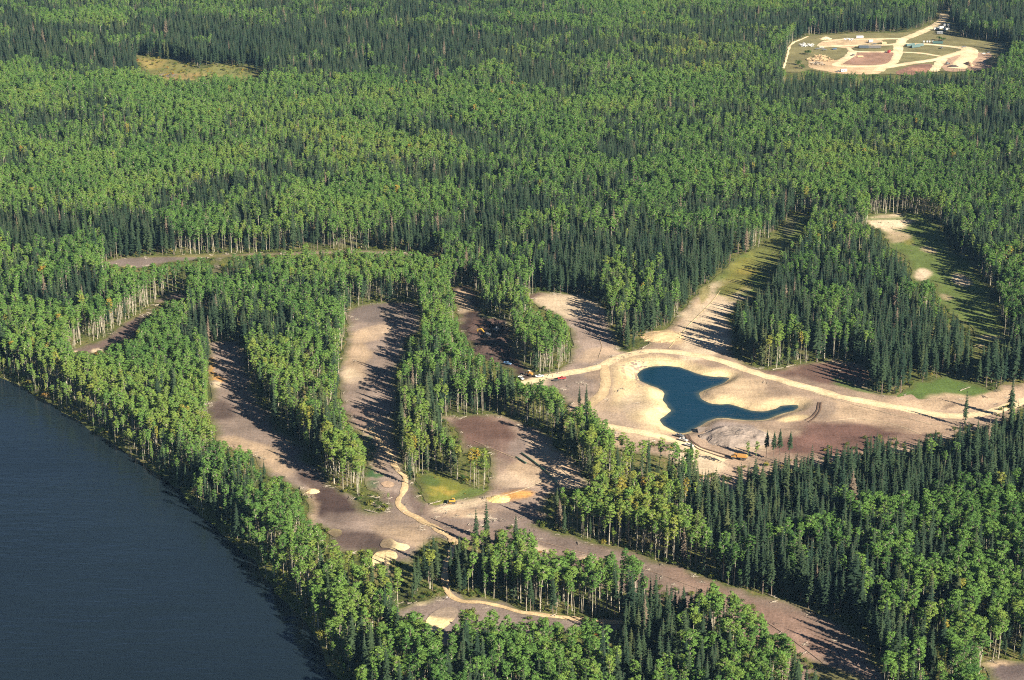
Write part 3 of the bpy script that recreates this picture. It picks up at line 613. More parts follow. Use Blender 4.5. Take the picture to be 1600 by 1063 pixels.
def scatter(name, label, cat, pts, rot, scl, pick, tint, srcs, group=None):
    me = bpy.data.meshes.new(name); me.from_pydata([tuple(p) for p in pts], [], [])
    def at(n, t, v, f):
        a = me.attributes.new(n, t, 'POINT'); a.data.foreach_set(f, np.ascontiguousarray(v).ravel())
    at('turn', 'FLOAT_VECTOR', rot.astype(np.float32), 'vector'); at('size', 'FLOAT_VECTOR', scl.astype(np.float32), 'vector')
    at('pick', 'INT', pick.astype(np.int32), 'value'); at('tint', 'FLOAT', tint.astype(np.float32), 'value')
    o = link(name, me)
    nt = bpy.data.node_groups.new(name, 'GeometryNodeTree')
    nt.interface.new_socket('Geometry', in_out='INPUT', socket_type='NodeSocketGeometry'); nt.interface.new_socket('Geometry', in_out='OUTPUT', socket_type='NodeSocketGeometry')
    N = nt.nodes; L = nt.links
    gi = N.new('NodeGroupInput'); go = N.new('NodeGroupOutput'); m2p = N.new('GeometryNodeMeshToPoints'); iop = N.new('GeometryNodeInstanceOnPoints'); jn = N.new('GeometryNodeJoinGeometry')
    for s in reversed(srcs):
        oi = N.new('GeometryNodeObjectInfo'); oi.inputs['Object'].default_value = s; oi.inputs['As Instance'].default_value = False
        g2 = N.new('GeometryNodeGeometryToInstance'); L.new(oi.outputs['Geometry'], g2.inputs[0]); L.new(g2.outputs[0], jn.inputs[0])
    def na(n, t):
        q = N.new('GeometryNodeInputNamedAttribute'); q.data_type = t; q.inputs['Name'].default_value = n
        return q.outputs['Attribute']
    L.new(gi.outputs[0], m2p.inputs['Mesh']); L.new(m2p.outputs[0], iop.inputs['Points']); L.new(jn.outputs[0], iop.inputs['Instance'])
    iop.inputs['Pick Instance'].default_value = True
    L.new(na('pick', 'INT'), iop.inputs['Instance Index'])
    e2r = N.new('FunctionNodeEulerToRotation'); L.new(na('turn', 'FLOAT_VECTOR'), e2r.inputs[0]); L.new(e2r.outputs[0], iop.inputs['Rotation'])
    L.new(na('size', 'FLOAT_VECTOR'), iop.inputs['Scale']); L.new(iop.outputs[0], go.inputs[0])
    md = o.modifiers.new('scatter', 'NODES'); md.node_group = nt
    tag(o, label, cat, group, 'stuff'); return o

# ------------------------------------------------------------------ where the trees stand
SPACE = 3.95
gx, gy = np.meshgrid(np.arange(-760, 760, SPACE), np.arange(560, 3000, SPACE*0.92))
gx = gx + (np.arange(gx.shape[0]) % 2)[:, None]*SPACE/2
gx = gx.ravel(); gy = gy.ravel()
gx = gx+RNG.uniform(-.46, .46, gx.size)*SPACE; gy = gy+RNG.uniform(-.46, .46, gy.size)*SPACE
px, py = proj(gx, gy, 0*gx)
k = (px > -110) & (px < 1790) & (py < 1240) & (py > -25)
gx, gy, px, py = gx[k], gy[k], px[k], py[k]
sdl = lake_sd(gx, gy); k = sdl > 0.6
gx, gy, px, py, sdl = gx[k], gy[k], px[k], py[k], sdl[k]
ex = RNG.uniform(-420, 560, 40000); ey = RNG.uniform(740, 2100, 40000); de = np.full(ex.shape, 1e9); ie = np.zeros(ex.shape, bool)
for nm_, poly in OPEN.items():
    Pw = gpn(poly); de = np.minimum(de, seg_dist(ex, ey, Pw)); ie |= inside(ex, ey, Pw)
k = (de < 5) & ~ie & (lake_sd(ex, ey) > 2); k &= RNG.random(ex.size) < 0.7
ex, ey = ex[k], ey[k]; epx, epy = proj(ex, ey, 0*ex); n_old = len(gx)
gx = np.concatenate([gx, ex]); gy = np.concatenate([gy, ey]); px = np.concatenate([px, epx]); py = np.concatenate([py, epy]); sdl = np.concatenate([sdl, lake_sd(ex, ey)])
sapling = np.arange(len(gx)) >= n_old
# which stands are spruce (canopy position in the photograph: px, py, half sizes, share)
tx, ty = proj(gx, gy, 0*gx+15)
ST = [ # x, y, rx, ry, spruce share
 (120,75,180,38,.8),(380,60,220,48,.95),(650,70,220,45,.95),(880,100,150,38,.75),(60,20,160,22,.6),(500,15,300,16,.6),(1080,80,170,45,.6),(1320,28,200,22,.75),(1540,35,90,40,.95),(1420,130,240,18,.75),(1570,190,50,70,.8),(1260,150,60,40,.6),
 (100,235,140,26,.6),(60,180,90,24,.5),(340,300,130,24,.55),(480,275,60,16,.55),(160,300,90,24,.35),(90,355,120,26,.75),(210,365,60,34,.9),(40,345,60,30,.7),
 (760,250,80,50,.7),(700,200,60,20,.45),(850,300,120,30,.55),(960,270,70,26,.5),(700,340,80,26,.5),(820,350,90,34,.55),(600,365,80,14,.5),(440,372,70,12,.45),
 (930,400,90,60,.75),(1070,400,110,70,.85),(1010,470,40,50,.6),(1180,320,70,44,.65),(1250,320,40,30,.7),(1120,340,60,30,.5),(1000,350,80,40,.5),
 (1320,430,120,70,.62),(1220,500,80,60,.72),(1380,530,120,60,.92),(1300,370,60,14,.3),(1430,560,80,50,.95),(1310,490,80,40,.6),(1490,540,60,60,.9),(1570,570,60,40,.9),(1540,440,60,80,.55),(1480,340,70,40,.35),(1590,360,30,100,.5),(1380,300,100,14,.1),
 (1500,690,150,50,1.0),(1350,730,160,44,1.0),(1220,760,90,50,.9),(1580,740,80,70,.95),(1110,800,70,60,.45),(1180,850,90,60,.72),(1060,860,60,40,.6),(1290,860,60,50,.35),(1290,930,60,60,.62),(1380,960,90,60,.5),(1440,1000,70,50,.5),(1420,850,120,50,.36),(1540,870,90,80,.34),(980,730,70,30,.35),(900,700,40,50,.6),(930,760,80,40,.4),(880,780,40,40,.45),
 (1020,985,70,60,.85),(1110,1010,60,50,.5),(1180,1020,60,40,.2),(1020,920,60,34,.85),(930,900,60,40,.4),(770,850,60,40,.3),(860,880,60,40,.35),(700,890,50,40,.35),(760,960,110,40,.15),(640,700,24,60,.55),(680,700,60,40,.5),(720,560,50,60,.25),(655,570,40,50,.4),(400,560,50,60,.35),(430,620,40,40,.2),(300,430,40,20,.5),(360,420,30,14,.5),(870,500,14,40,.4),(200,600,160,60,.04),(480,880,100,120,.04)]
share = np.full(gx.shape, 0.11)
wgt = np.full(gx.shape, 0.30)
for (qx, qy, rx, ry, s) in ST:
    w = np.exp(-1.6*(((tx-qx)/rx)**2+((ty-qy)/ry)**2)**1.5)*1.4
    share = share+w*s; wgt = wgt+w
share = share/wgt+0.055
nz = fbm(gx, gy, 60, 401, 3); nz2 = fbm(gx, gy, 22, 431, 2)
score = share+(nz-0.5)*1.0+(nz2-0.5)*0.6+(RNG.random(gx.size)-0.5)*0.44
is_spr = score > 0.52
# heights
hmap = 0.92+0.16*(fbm(gx, gy, 90, 611)-0.5)*2
hs = np.where(is_spr, RNG.normal(0.98, 0.20, gx.size), RNG.normal(1.0, 0.075, gx.size))*hmap
hs = np.clip(hs, 0.55, 1.35)
small = RNG.random(gx.size) < 0.10; hs = np.where(small, hs*RNG.uniform(0.55, 0.8, gx.size), hs)
hs = np.where(sapling, RNG.uniform(0.16, 0.5, gx.size), hs)
hs = np.where(sdl < 8, hs*RNG.uniform(0.45, 0.85, gx.size), hs)
wid = hs*np.exp(RNG.normal(0.0, 0.20, gx.size))*np.where(is_spr, 1.08, 1.10)
big = np.exp(-(((tx-1480)/220)**2+((ty-900)/130)**2)); wid = wid*(1+(0.24*big+0.14*np.clip((py-620)/400, 0, 1))*(~is_spr))
# nothing stands in, or hides, the ground that the photograph shows bare
keep = np.ones(gx.shape, bool)
fr = RNG.uniform(0.60, 1.0, gx.size)
for name, poly in OPEN.items():
    if name == 'bottom_soil': continue
    frn = np.maximum(fr, 0.92) if name in ('bunker_glade', 'path_gap', 'middle_fairway', 'upper_left', 'lake_fairway', 'yard') else fr
    for t in np.linspace(0, 0.95, 15):
        qx, qy = proj(gx, gy, 24.5*hs*frn*t); keep &= ~inside(qx, qy, poly)
    if t:
        for s in (-1, 1):
            for t in (0.55, 0.75):
                qx, qy = proj(gx+s*1.5*wid, gy, 24.5*hs*t); keep &= ~inside(qx, qy, poly)
# gaps: thin stands
for (qx, qy, rx, ry, dens) in [(600,925,45,40,.45),(1040,735,110,30,.55),(1010,760,120,14,.55),(590,785,30,26,.25),(1190,735,50,20,.5),(530,905,40,60,.75),(480,820,40,40,.8),(1160,700,60,24,.4),(1545,545,50,24,.4),(370,112,50,12,.4),(285,78,0.1,0.1,.4)]:
    m = ((px-qx)/rx)**2+((py-qy)/ry)**2 < 1
    keep &= ~(m & (RNG.random(gx.size) > dens))
keep &= ~(is_spr & (RNG.random(gx.size) < 0.36))
gapn = fbm(gx, gy, 12, 733, 2); keep &= ~((gapn < 0.31) & (RNG.random(gx.size) < 0.8))
gx, gy, px, py, sdl, is_spr, hs, wid, tx, ty = [a[keep] for a in (gx, gy, px, py, sdl, is_spr, hs, wid, tx, ty)]
# leaf colour: green aspens, olive and yellowing stands, scattered early autumn trees
ol = np.zeros(gx.shape)
for (qx, qy, rx, ry, s) in [(500,680,120,80,.30),(660,680,70,70,.34),(300,650,140,60,.16),(100,600,80,50,.14),(960,770,120,80,.36),(1050,830,80,50,.3),(700,860,140,60,.3),(550,900,80,80,.16),(1080,90,120,50,.25),(300,100,60,12,.4),(740,730,30,60,.42),(850,120,80,40,.1),(560,215,200,60,.12),(1300,250,200,60,.10),(980,460,40,40,.3),(1200,540,50,30,.3),(1450,590,40,20,.4),(380,560,60,60,.12)]:
    ol += s*np.exp(-(((tx-qx)/rx)**2+((ty-qy)/ry)**2))
tint = 0.30+0.55*(fbm(gx, gy, 60, 811)-0.5)+RNG.normal(0, 0.13, gx.size)+ol
tint = np.where(RNG.random(gx.size) < 0.003+0.02*np.clip(ol, 0, .4), RNG.uniform(0.80, 1.0, gx.size), tint)
st = 0.30+0.5*(fbm(gx, gy, 30, 911)-0.5)+RNG.normal(0, 0.14, gx.size)+ol*0.8
st = np.where(RNG.random(gx.size) < 0.015, 1.0, st)
tint = np.clip(np.where(is_spr, st, tint), 0.0, 1.0)
NT = len(gx)
rotz = RNG.uniform(0, 6.283, NT); tl = RNG.normal(0, 0.02, (NT, 2))
zg = np.where(sdl < 4, (sdl-4)*0.42, 0.0)-0.15
pick = np.where(is_spr, RNG.integers(0, 6, NT), RNG.integers(0, 8, NT))
# single trees the photograph shows standing apart: px, py (foot), kind, height factor, label
SOLO = [(1197,722,'s',.82,'slim bare stemmed spruce in the clump by the pond, leftmost of four'),(1208,726,'s',.86,'slim bare stemmed spruce in the clump by the pond, second from the left'),(1217,727,'s',.94,'tallest slim spruce in the clump by the pond'),(1233,728,'s',.90,'slim bare stemmed spruce in the clump by the pond, rightmost of four'),
 (1168,738,'a',.80,'thin pale aspen just right of the orange dump truck'),(1180,740,'a',.86,'thin pale aspen between dump truck and slim spruces'),
 (1078,748,'s',.95,'single thin dark spruce in front of the parked pickups'),(1086,750,'a',.80,'yellowish young aspen beside the single spruce by the pickups'),
 (760,846,'s',1.0,'dark pointed spruce rising above the grove into the brown soil'),(744,852,'s',.9,'shorter dark spruce left of the pointed one above the grove'),(806,862,'s',.9,'lone spruce tip at the right end of the same grove top'),
 (640,758,'s',.95,'tall narrow olive spruce beside the cart path bend'),(748,764,'a',.82,'yellow green aspen clump member in the central clearing, left one'),(756,768,'a',.86,'yellow green aspen clump member in the central clearing, right one'),(741,764,'a',.74,'small yellow green aspen at the rear of the central clearing clump'),
 (607,793,'a',.36,'small round yellowish bush tree left of the cart path'),(905,642,'s',.7,'dark spruce at the pointed end of the central wood, left one'),(916,645,'s',.8,'dark spruce at the pointed end of the central wood, right one'),
 (1507,668,'s',1.0,'lone tall spruce against the pale haul road at the right'),(1578,655,'s',1.15,'tallest dark spruce at the right edge below the haul road'),(413,748,'s',.45,'small round topped dark spruce at the edge of the lake wood'),
 (1569,528,'a',.95,'pale stemmed aspen standing alone at the foot of the right fairway')]

# the trees that show largest become single objects, the others two masses
scr = np.abs(proj(gx, gy, 24*hs)[1]-py)
frame = (tx > 6) & (tx < 1594) & (proj(gx, gy, 22*hs)[1] < 1040) & (tx > 0)
single = np.zeros(NT, bool)
for spr, num in ((True, 285), (False, 285)):
    c = np.where((is_spr == spr) & frame)[0]; c = c[np.argsort(-scr[c])][:num]; single[c] = True
def add_scatter(name, label, cat, m, src):
    P = np.column_stack([gx[m], gy[m], zg[m]]); R = np.column_stack([tl[m], rotz[m]]); S = np.column_stack([wid[m], wid[m], hs[m]])
    scatter(name, label, cat, P, R, S, pick[m], tint[m], src)
add_scatter('aspen_forest', 'green aspen forest covering the land as one mass', 'forest', ~single & ~is_spr, MOD_A)
add_scatter('spruce_forest', 'dark spruce stands mixed through the forest as one mass', 'forest', ~single & is_spr, MOD_S)
ME_AT = [part_mesh('trunk', a, M_ABARK) for a, b in ASP]; ME_AC = [part_mesh('crown', b, M_ASPEN) for a, b in ASP]
ME_ST = [part_mesh('trunk', a, M_SBARK) for a, b in SPR]; ME_SC = [part_mesh('crown', b, M_SPRUCE) for a, b in SPR]
def single_tree(spr, x, y, z, rz, tilt, w, h, pk, tn, label, group):
    e = empty('spruce_tree' if spr else 'aspen_tree', (x, y, z), rz); e.rotation_euler = (tilt[0], tilt[1], rz); e.scale = (w, w, h)
    tag(e, label, 'tree', group)
    t = link('trunk', (ME_ST if spr else ME_AT)[pk], e); c = link('crown', (ME_SC if spr else ME_AC)[pk], e); c['tint'] = float(tn)
    return e
def place_name(x, y):
    """where the foot of a single tree stands"""
    if x < 560 and y < 985: return 'on the lake shore'
    if x < 640 and y < 1000: return 'left of the lower glade'
    if x < 640: return 'in the lower left shore wood'
    if y < 900 and x < 860: return 'in the grove below the brown soil'
    if y < 965 and x < 860: return 'behind the lower glade path'
    if y < 965 and x < 1000: return 'right of the lower glade path'
    if x < 760: return 'in front of the large bunker'
    if x < 900: return 'in the pale trunked bottom grove'
    if x < 990: return 'at the tail of the glade path'
    if x < 1060: return 'at the left of the bottom wedge wood'
    if x < 1130: return 'in the middle of the bottom wedge wood'
    if x < 1300: return 'at the soil strip side of the wedge wood'
    if x < 1380: return 'on the shaded right edge of the strip'
    if y < 1000: return 'deep in the lower right wood'
    if x < 1480: return 'left of the bottom right corner wood'
    if y < 1063: return 'above the bottom right soil corner'
    return 'at the bottom right edge of the photo'
for i in np.where(single)[0]:
    spr = bool(is_spr[i]); pl = place_name(tx[i], py[i])
    hw = 'tall' if hs[i] > 1.02 else ('short' if hs[i] < 0.75 else 'mid height'); hw += ' slim' if wid[i] < hs[i]*(1.0 if spr else 1.04) else (' broad' if wid[i] > hs[i]*(1.14 if spr else 1.22) else '')
    if spr: cw = 'greyish' if tint[i] > .9 else ('olive green' if tint[i] > .55 else 'dark green'); lab = f'{hw} {cw} spruce {pl}'
    else: cw = 'orange tinged' if tint[i] > .9 else ('yellowing' if tint[i] > .7 else ('olive green' if tint[i] > .5 else ('bright green' if tint[i] > .22 else 'deep green'))); lab = f'{hw} {cw} aspen {pl}'
    single_tree(spr, gx[i], gy[i], zg[i], rotz[i], tl[i], wid[i], hs[i], int(pick[i]), tint[i], lab, ('spruces ' if spr else 'aspens ')+pl)
for (qx, qy, kd, h, lab) in SOLO:
    x, y = gp(qx, qy); spr = kd == 's'
    single_tree(spr, x, y, 0.1, rnd.uniform(0, 6), (0, 0), (h*.8+.15)*(1.0 if spr else .95), h, (rnd.choice([6, 7]) if spr and 1060 < qx < 1240 else rnd.randrange(4)), 0.35 if spr else 0.6, lab, None)

# shrubs along the clearing edges, the shore and in the meadows
bx = RNG.uniform(-420, 560, 60000); by = RNG.uniform(700, 2000, 60000)
qx, qy = proj(bx, by, 0*bx); bx = np.concatenate([bx, RNG.uniform(-560, -280, 2500)]); by = np.concatenate([by, RNG.uniform(1950, 2500, 2500)]); qx, qy = proj(bx, by, 0*bx)
k = (qx > -20) & (qx < 1620) & ((qy > 330) | inside(qx, qy, OPEN['bog'])) & (qy < 1090); bx, by, qx, qy = bx[k], by[k], qx[k], qy[k]
dm = np.full(bx.shape, 1e9); inn = np.zeros(bx.shape, bool)
for name, poly in OPEN.items():
    if name in ('yard', 'bog'): continue
    Pw = gpn(poly); ins = inside(bx, by, Pw); inn |= ins
    dd = seg_dist(bx, by, Pw); dm = np.minimum(dm, dd)
ls = lake_sd(bx, by)
edge = (~inn & (dm < 7) & (RNG.random(bx.size) < 0.7) & (ls > 3)) | ((ls > 0.6) & (ls < 6) & (RNG.random(bx.size) < 0.9)) | (~inn & (ls > 3) & (RNG.random(bx.size) < 0.12))
gr = inside(qx, qy, OPEN['north_ride']) | inside(qx, qy, OPEN['east_fairway']) | inside(qx, qy, OPEN['flower_patch'])
bogm = inside(qx, qy, OPEN['bog'])
sh = edge | (bogm & (RNG.random(bx.size) < 0.8)) | (gr & (RNG.random(bx.size) < 0.25))
szb = np.where(gr, RNG.uniform(0.2, 0.45, bx.size), RNG.uniform(0.5, 1.5, bx.size)*np.where(ls < 6, 1.6, 1.0))
tb = np.clip(np.where(gr, RNG.normal(0.5, 0.2, bx.size), RNG.normal(0.33, 0.2, bx.size)), 0, 1)
szb = np.where(bogm, RNG.uniform(0.6, 1.7, bx.size), szb); tb = np.where(bogm, np.clip(RNG.normal(0.6, 0.22, bx.size), 0, 1), tb)
tb = np.where(inside(qx, qy, OPEN['flower_patch']), np.clip(RNG.normal(0.7, 0.15, bx.size), 0, 1), tb)
zb = np.where(ls < 4, (ls-4)*0.42, 0.0)
nb = int(sh.sum())
scatter('undergrowth', 'low green and yellowing bushes along clearing edges and the lake shore', 'bushes', np.column_stack([bx, by, np.where(gr | bogm, .4, zb)])[sh], np.column_stack([np.zeros((nb, 2)), RNG.uniform(0, 6.28, nb)]), np.column_stack([szb]*3)[sh], RNG.integers(0, 4, nb), tb[sh], MOD_B)
# broken branches left along the cleared edges
def stick_model(seed):
    r = random.Random(seed); V = []; F = []
    for k in range(7):
        a = r.uniform(0, 6.28); l = r.uniform(0.6, 2.4); x, y = r.uniform(-1.5, 1.5), r.uniform(-1.5, 1.5); h = r.uniform(0, .5)
        c, q = math.cos(a), math.sin(a); w = r.uniform(.04, .12); i = len(V)
        for t, zz in ((-1, .05), (1, h+.05)):
            X0, Y0 = x+c*l*t, y+q*l*t; V += [(X0-q*w, Y0+c*w, zz), (X0+q*w, Y0-c*w, zz), (X0, Y0, zz+w*1.7)]
        F += [(i, i+1, i+4, i+3), (i+1, i+2, i+5, i+4), (i+2, i, i+3, i+5), (i, i+2, i+1), (i+3, i+4, i+5)]
    return bpy.data.objects.new('slash_model', mesh_from('slash_model', V, F, [MAT['log']]))
sl = (inn & (dm < 5) & (RNG.random(bx.size) < 0.30) & ~gr) | ((((qx-605)/40)**2+((qy-940)/22)**2 < 1) & (RNG.random(bx.size) < 0.5)) | (((qx-590)/30)**2+((qy-790)/16)**2 < 1) | (inn & (RNG.random(bx.size) < 0.012))
sl &= (pond_sd(bx, by) > 12) & ~((np.abs(qx-612) < 40) & (np.abs(qy-862) < 32)) & ~((np.abs(qx-690) < 36) & (np.abs(qy-970) < 26)) & ~inside(qx, qy, OPEN['flower_patch']) & ~inside(qx, qy, OPEN['lawn']) & ((qy < 640) | (qx < 1080) | (qy > 745))
nl = int(sl.sum())
scatter('slash', 'pale broken branches and twigs left along the cleared edges', 'slash', np.column_stack([bx, by, np.where(inn, 0.45, 0.05)])[sl], np.column_stack([np.zeros((nl, 2)), RNG.uniform(0, 6.28, nl)]), np.column_stack([RNG.uniform(0.4, 1.0, nl)]*3), RNG.integers(0, 3, nl), np.zeros(nl), [stick_model(k) for k in range(3)])
# ------------------------------------------------------------------ machines, vehicles, stores, people
class MB:
    def __init__(s): s.V = []; s.F = []
    def poly(s, pts, y0, y1):
        """a side outline (x, z) pushed out from y0 to y1"""
        k = len(s.V); n = len(pts)
        s.V += [(x, y0, z) for x, z in pts]+[(x, y1, z) for x, z in pts]
        s.F += [tuple(range(k, k+n)), tuple(range(k+2*n-1, k+n-1, -1))]
        s.F += [(k+i, k+n+i, k+n+(i+1) % n, k+(i+1) % n) for i in range(n)]
        return s
    def box(s, x0, x1, y0, y1, z0, z1, top=1.0):
        cx, cy = (x0+x1)/2, (y0+y1)/2; k = len(s.V)
        for z, t in ((z0, 1.0), (z1, top)):
            for x, y in ((x0, y0), (x1, y0), (x1, y1), (x0, y1)): s.V.append((cx+(x-cx)*t, cy+(y-cy)*t, z))
        s.F += [(k+3, k+2, k+1, k), (k+4, k+5, k+6, k+7)]+[(k+i, k+(i+1) % 4, k+4+(i+1) % 4, k+4+i) for i in range(4)]
        return s
    def rod(s, a, b, r, n=8, r2=None):
        a = Vector(a); b = Vector(b); d = (b-a).normalized(); u = d.orthogonal().normalized(); w = d.cross(u); k = len(s.V)
        for p, q in ((a, r), (b, r if r2 is None else r2)):
            for i in range(n):
                t = 2*math.pi*i/n; s.V.append(tuple(p+u*q*math.cos(t)+w*q*math.sin(t)))
        s.F += [tuple(range(k+n-1, k-1, -1)), tuple(range(k+n, k+2*n))]+[(k+i, k+(i+1) % n, k+n+(i+1) % n, k+n+i) for i in range(n)]
        return s
    def build(s, name, mat, parent, bevel=0.0):
        me = bpy.data.meshes.new(name); me.from_pydata(s.V, [], s.F); me.materials.append(mat)
        bm = bmesh.new(); bm.from_mesh(me); bmesh.ops.recalc_face_normals(bm, faces=bm.faces)
        if bevel: bmesh.ops.bevel(bm, geom=[e for e in bm.edges if e.calc_face_angle(0) > 0.5], offset=bevel, segments=2, affect='EDGES')
        bm.to_mesh(me); bm.free()
        return link(name, me, parent)
def top_z(x, y): return float(sheet_z(np.array([x]), np.array([y]), TOP+.30)[0])
def root(name, label, cat, px_, py_, head, group=None):
    x, y = gp(px_, py_); e = empty(name, (x, y, top_z(x, y)), math.radians(head)); tag(e, label, cat, group); return e
def wheels(e, xs_, yw, r, w):
    for x in xs_:
        for s in (-1, 1):
            wl_ = MB().rod((x, s*yw-w/2, r), (x, s*yw+w/2, r), r, 14).build('wheel', MAT['tyre'], e, 0.03)
            MB().rod((x, s*(yw+w/2)-s*0.02, r), (x, s*(yw+w/2)+s*0.03, r), r*0.55, 10).build('rim', MAT['steel'], wl_)
def pickup(label, px_, py_, head, paint, bedload=None):
    e = root('pickup_truck', label, 'truck', px_, py_, head, 'pickups parked on the site')
    MB().poly([(-2.8, .55), (2.75, .55), (2.8, .95), (2.65, 1.12), (1.15, 1.2), (-.75, 1.2), (-.75, .85), (-2.7, .85), (-2.8, 1.0)], -.92, .92).build('body', paint, e, .05)
    for s in (-1, 1): MB().box(-2.75, -.75, s*.92-.06, s*.92+.06, .8, 1.25).build('bed_side', paint, e, .02)
    MB().box(-2.82, -2.72, -.9, .9, .6, 1.24).build('tailgate', paint, e, .02)
    cab_ = MB().poly([(-.8, 1.18), (1.25, 1.18), (.65, 1.82), (-.65, 1.84)], -.82, .82).build('cab', paint, e, .06)
    MB().poly([(.72, 1.78), (.76, 1.80), (1.27, 1.24), (1.22, 1.22)], -.7, .7).build('windscreen', MAT['glass'], cab_)
    for s in (-1, 1): MB().poly([(-.6, 1.28), (1.0, 1.28), (.58, 1.72), (-.55, 1.74)], s*.825-.012, s*.825+.012).build('side_window', MAT['glass'], cab_)
    for s in (-1, 1): MB().box(2.76, 2.83, s*.62-.16, s*.62+.16, .86, 1.02).build('headlight', MAT['white'], e)
    wheels(e, (1.75, -1.65), .84, .40, .26)
    return e
def tracks(e, L, g, w, h):
    for s in (-1, 1):
        t = MB().poly([(-L/2+h*.35, 0), (L/2-h*.35, 0), (L/2, h*.45), (L/2-h*.2, h), (-L/2+h*.2, h), (-L/2, h*.45)], s*g-w/2, s*g+w/2).build('track', MAT['track'], e, .06)
        MB().box(-L*.32, L*.32, s*(g+w/2)-.03, s*(g+w/2)+.05, h*.3, h*.7).build('track_frame', MAT['steel'], t)
def excavator(label, px_, py_, head, paint, arm_paint, reach=0.0):
    e = root('excavator', label, 'excavator', px_, py_, head, 'excavators on the site')
    tracks(e, 4.6, 1.3, .6, 1.0)
    MB().box(-2.5, 1.5, -1.4, 1.4, 1.15, 2.3).build('engine_house', paint, e, .1)
    MB().box(-3.1, -2.4, -1.4, 1.4, 1.2, 2.2).build('counterweight', MAT['steel'], e, .15)
    c = MB().box(.1, 1.7, .45, 1.45, 1.2, 3.05, .9).build('cab', paint, e, .08)
    MB().box(.25, 1.72, .55, 1.48, 2.05, 2.8, .97).build('cab_window', MAT['glass'], c)
    MB().poly([(1.0, 1.7), (1.3, 2.2), (3.6, 5.0), (4.6, 5.5), (7.2, 4.4), (7.1, 4.0), (4.6, 4.8), (4.0, 4.4), (1.6, 1.4)], -.3, .3).build('boom', arm_paint, e, .05)
    MB().poly([(6.6, 4.9), (7.3, 4.6), (7.6, 4.1), (7.0, 1.5), (6.7, 1.5), (6.8, 4.0)], -.22, .22).build('stick', arm_paint, e, .04)
    MB().poly([(6.6, 1.7), (7.2, 1.6), (7.0, .7), (6.1, .35), (5.7, .7), (6.2, .9)], -.6, .6).build('bucket', MAT['steel'], e, .04)
    MB().rod((1.3, 0, 2.0), (3.2, 0, 3.9), .12).build('lift_ram', MAT['steel'], e); MB().rod((4.4, 0, 5.4), (6.7, 0, 4.9), .11).build('stick_ram', MAT['steel'], e)
    return e
def dozer(label, px_, py_, head, paint):
    e = root('bulldozer', label, 'bulldozer', px_, py_, head, 'bulldozers on the site')
    tracks(e, 3.8, 1.05, .55, 1.05)
    MB().poly([(-1.6, .7), (1.9, .7), (1.95, 1.75), (.3, 1.95), (-1.6, 1.7)], -.75, .75).build('engine_hood', paint, e, .06)
    c = MB().box(-1.2, .35, -.75, .75, 1.7, 3.0, .9).build('cab', paint, e, .06)
    MB().box(-1.1, .4, -.78, .78, 2.1, 2.75, .95).build('cab_window', MAT['glass'], c)
    MB().poly([(2.6, .15), (2.8, .1), (2.72, .7), (2.8, 1.35), (2.6, 1.3), (2.5, .7)], -1.75, 1.75).build('blade', MAT['steel'], e, .03)
    for s in (-1, 1): MB().rod((.2, s*1.42, .5), (2.6, s*1.42, .5), .12).build('push_arm', paint, e)
    MB().poly([(-1.6, 1.2), (-2.3, 1.1), (-2.5, .2), (-2.3, .2), (-2.1, .9), (-1.6, .9)], -.3, .3).build('ripper', MAT['steel'], e, .02)
    return e
def loader(label, px_, py_, head, paint):
    e = root('wheel_loader', label, 'loader', px_, py_, head)
    MB().poly([(-3.0, .8), (-.2, .8), (-.2, 1.9), (-1.0, 2.2), (-2.9, 1.9)], -1.0, 1.0).build('engine_house', paint, e, .1)
    MB().box(-.1, 1.7, -.65, .65, .75, 1.5).build('front_frame', paint, e, .06)
    c = MB().box(-1.0, .5, -.7, .7, 1.85, 3.3, .88).build('cab', paint, e, .06)
    MB().box(-.95, .55, -.73, .73, 2.2, 2.95, .95).build('cab_window', MAT['glass'], c); MB().box(-.95, .45, -.68, .68, 3.28, 3.42).build('cab_roof', MAT['white'], c, .03)
    for s in (-1, 1): MB().poly([(.7, 1.7), (.9, 1.95), (3.2, .9), (3.1, .6)], s*.5-.1, s*.5+.1).build('lift_arm', paint, e)
    MB().poly([(3.0, .2), (4.2, .15), (3.2, .45), (3.1, 1.2), (3.5, 1.45), (2.9, 1.4)], -1.35, 1.35).build('bucket', MAT['steel'], e, .02)
    wheels(e, (1.3, -1.8), 1.05, .78, .55); return e
def dumper(label, px_, py_, head, paint):
    e = root('dump_truck', label, 'dump truck', px_, py_, head)
    MB().poly([(1.6, 1.0), (4.8, 1.0), (4.9, 1.8), (3.5, 2.1), (1.6, 2.1)], -1.2, 1.2).build('hood', paint, e, .1)
    c = MB().box(1.6, 3.3, -1.0, 1.0, 2.05, 3.4, .9).build('cab', paint, e, .08)
    MB().box(1.75, 3.36, -1.03, 1.03, 2.45, 3.1, .96).build('cab_window', MAT['glass'], c)
    MB().box(-4.6, 1.4, -.5, .5, .9, 1.3).build('chassis', MAT['steel'], e)
    MB().poly([(-5.0, 2.2), (-4.3, 1.45), (.8, 1.45), (1.3, 2.2), (1.3, 3.1), (-4.0, 2.9)], -1.4, 1.4).build('dump_body', paint, e, .08)
    wheels(e, (3.3, -1.4, -3.2), 1.15, .82, .6); return e
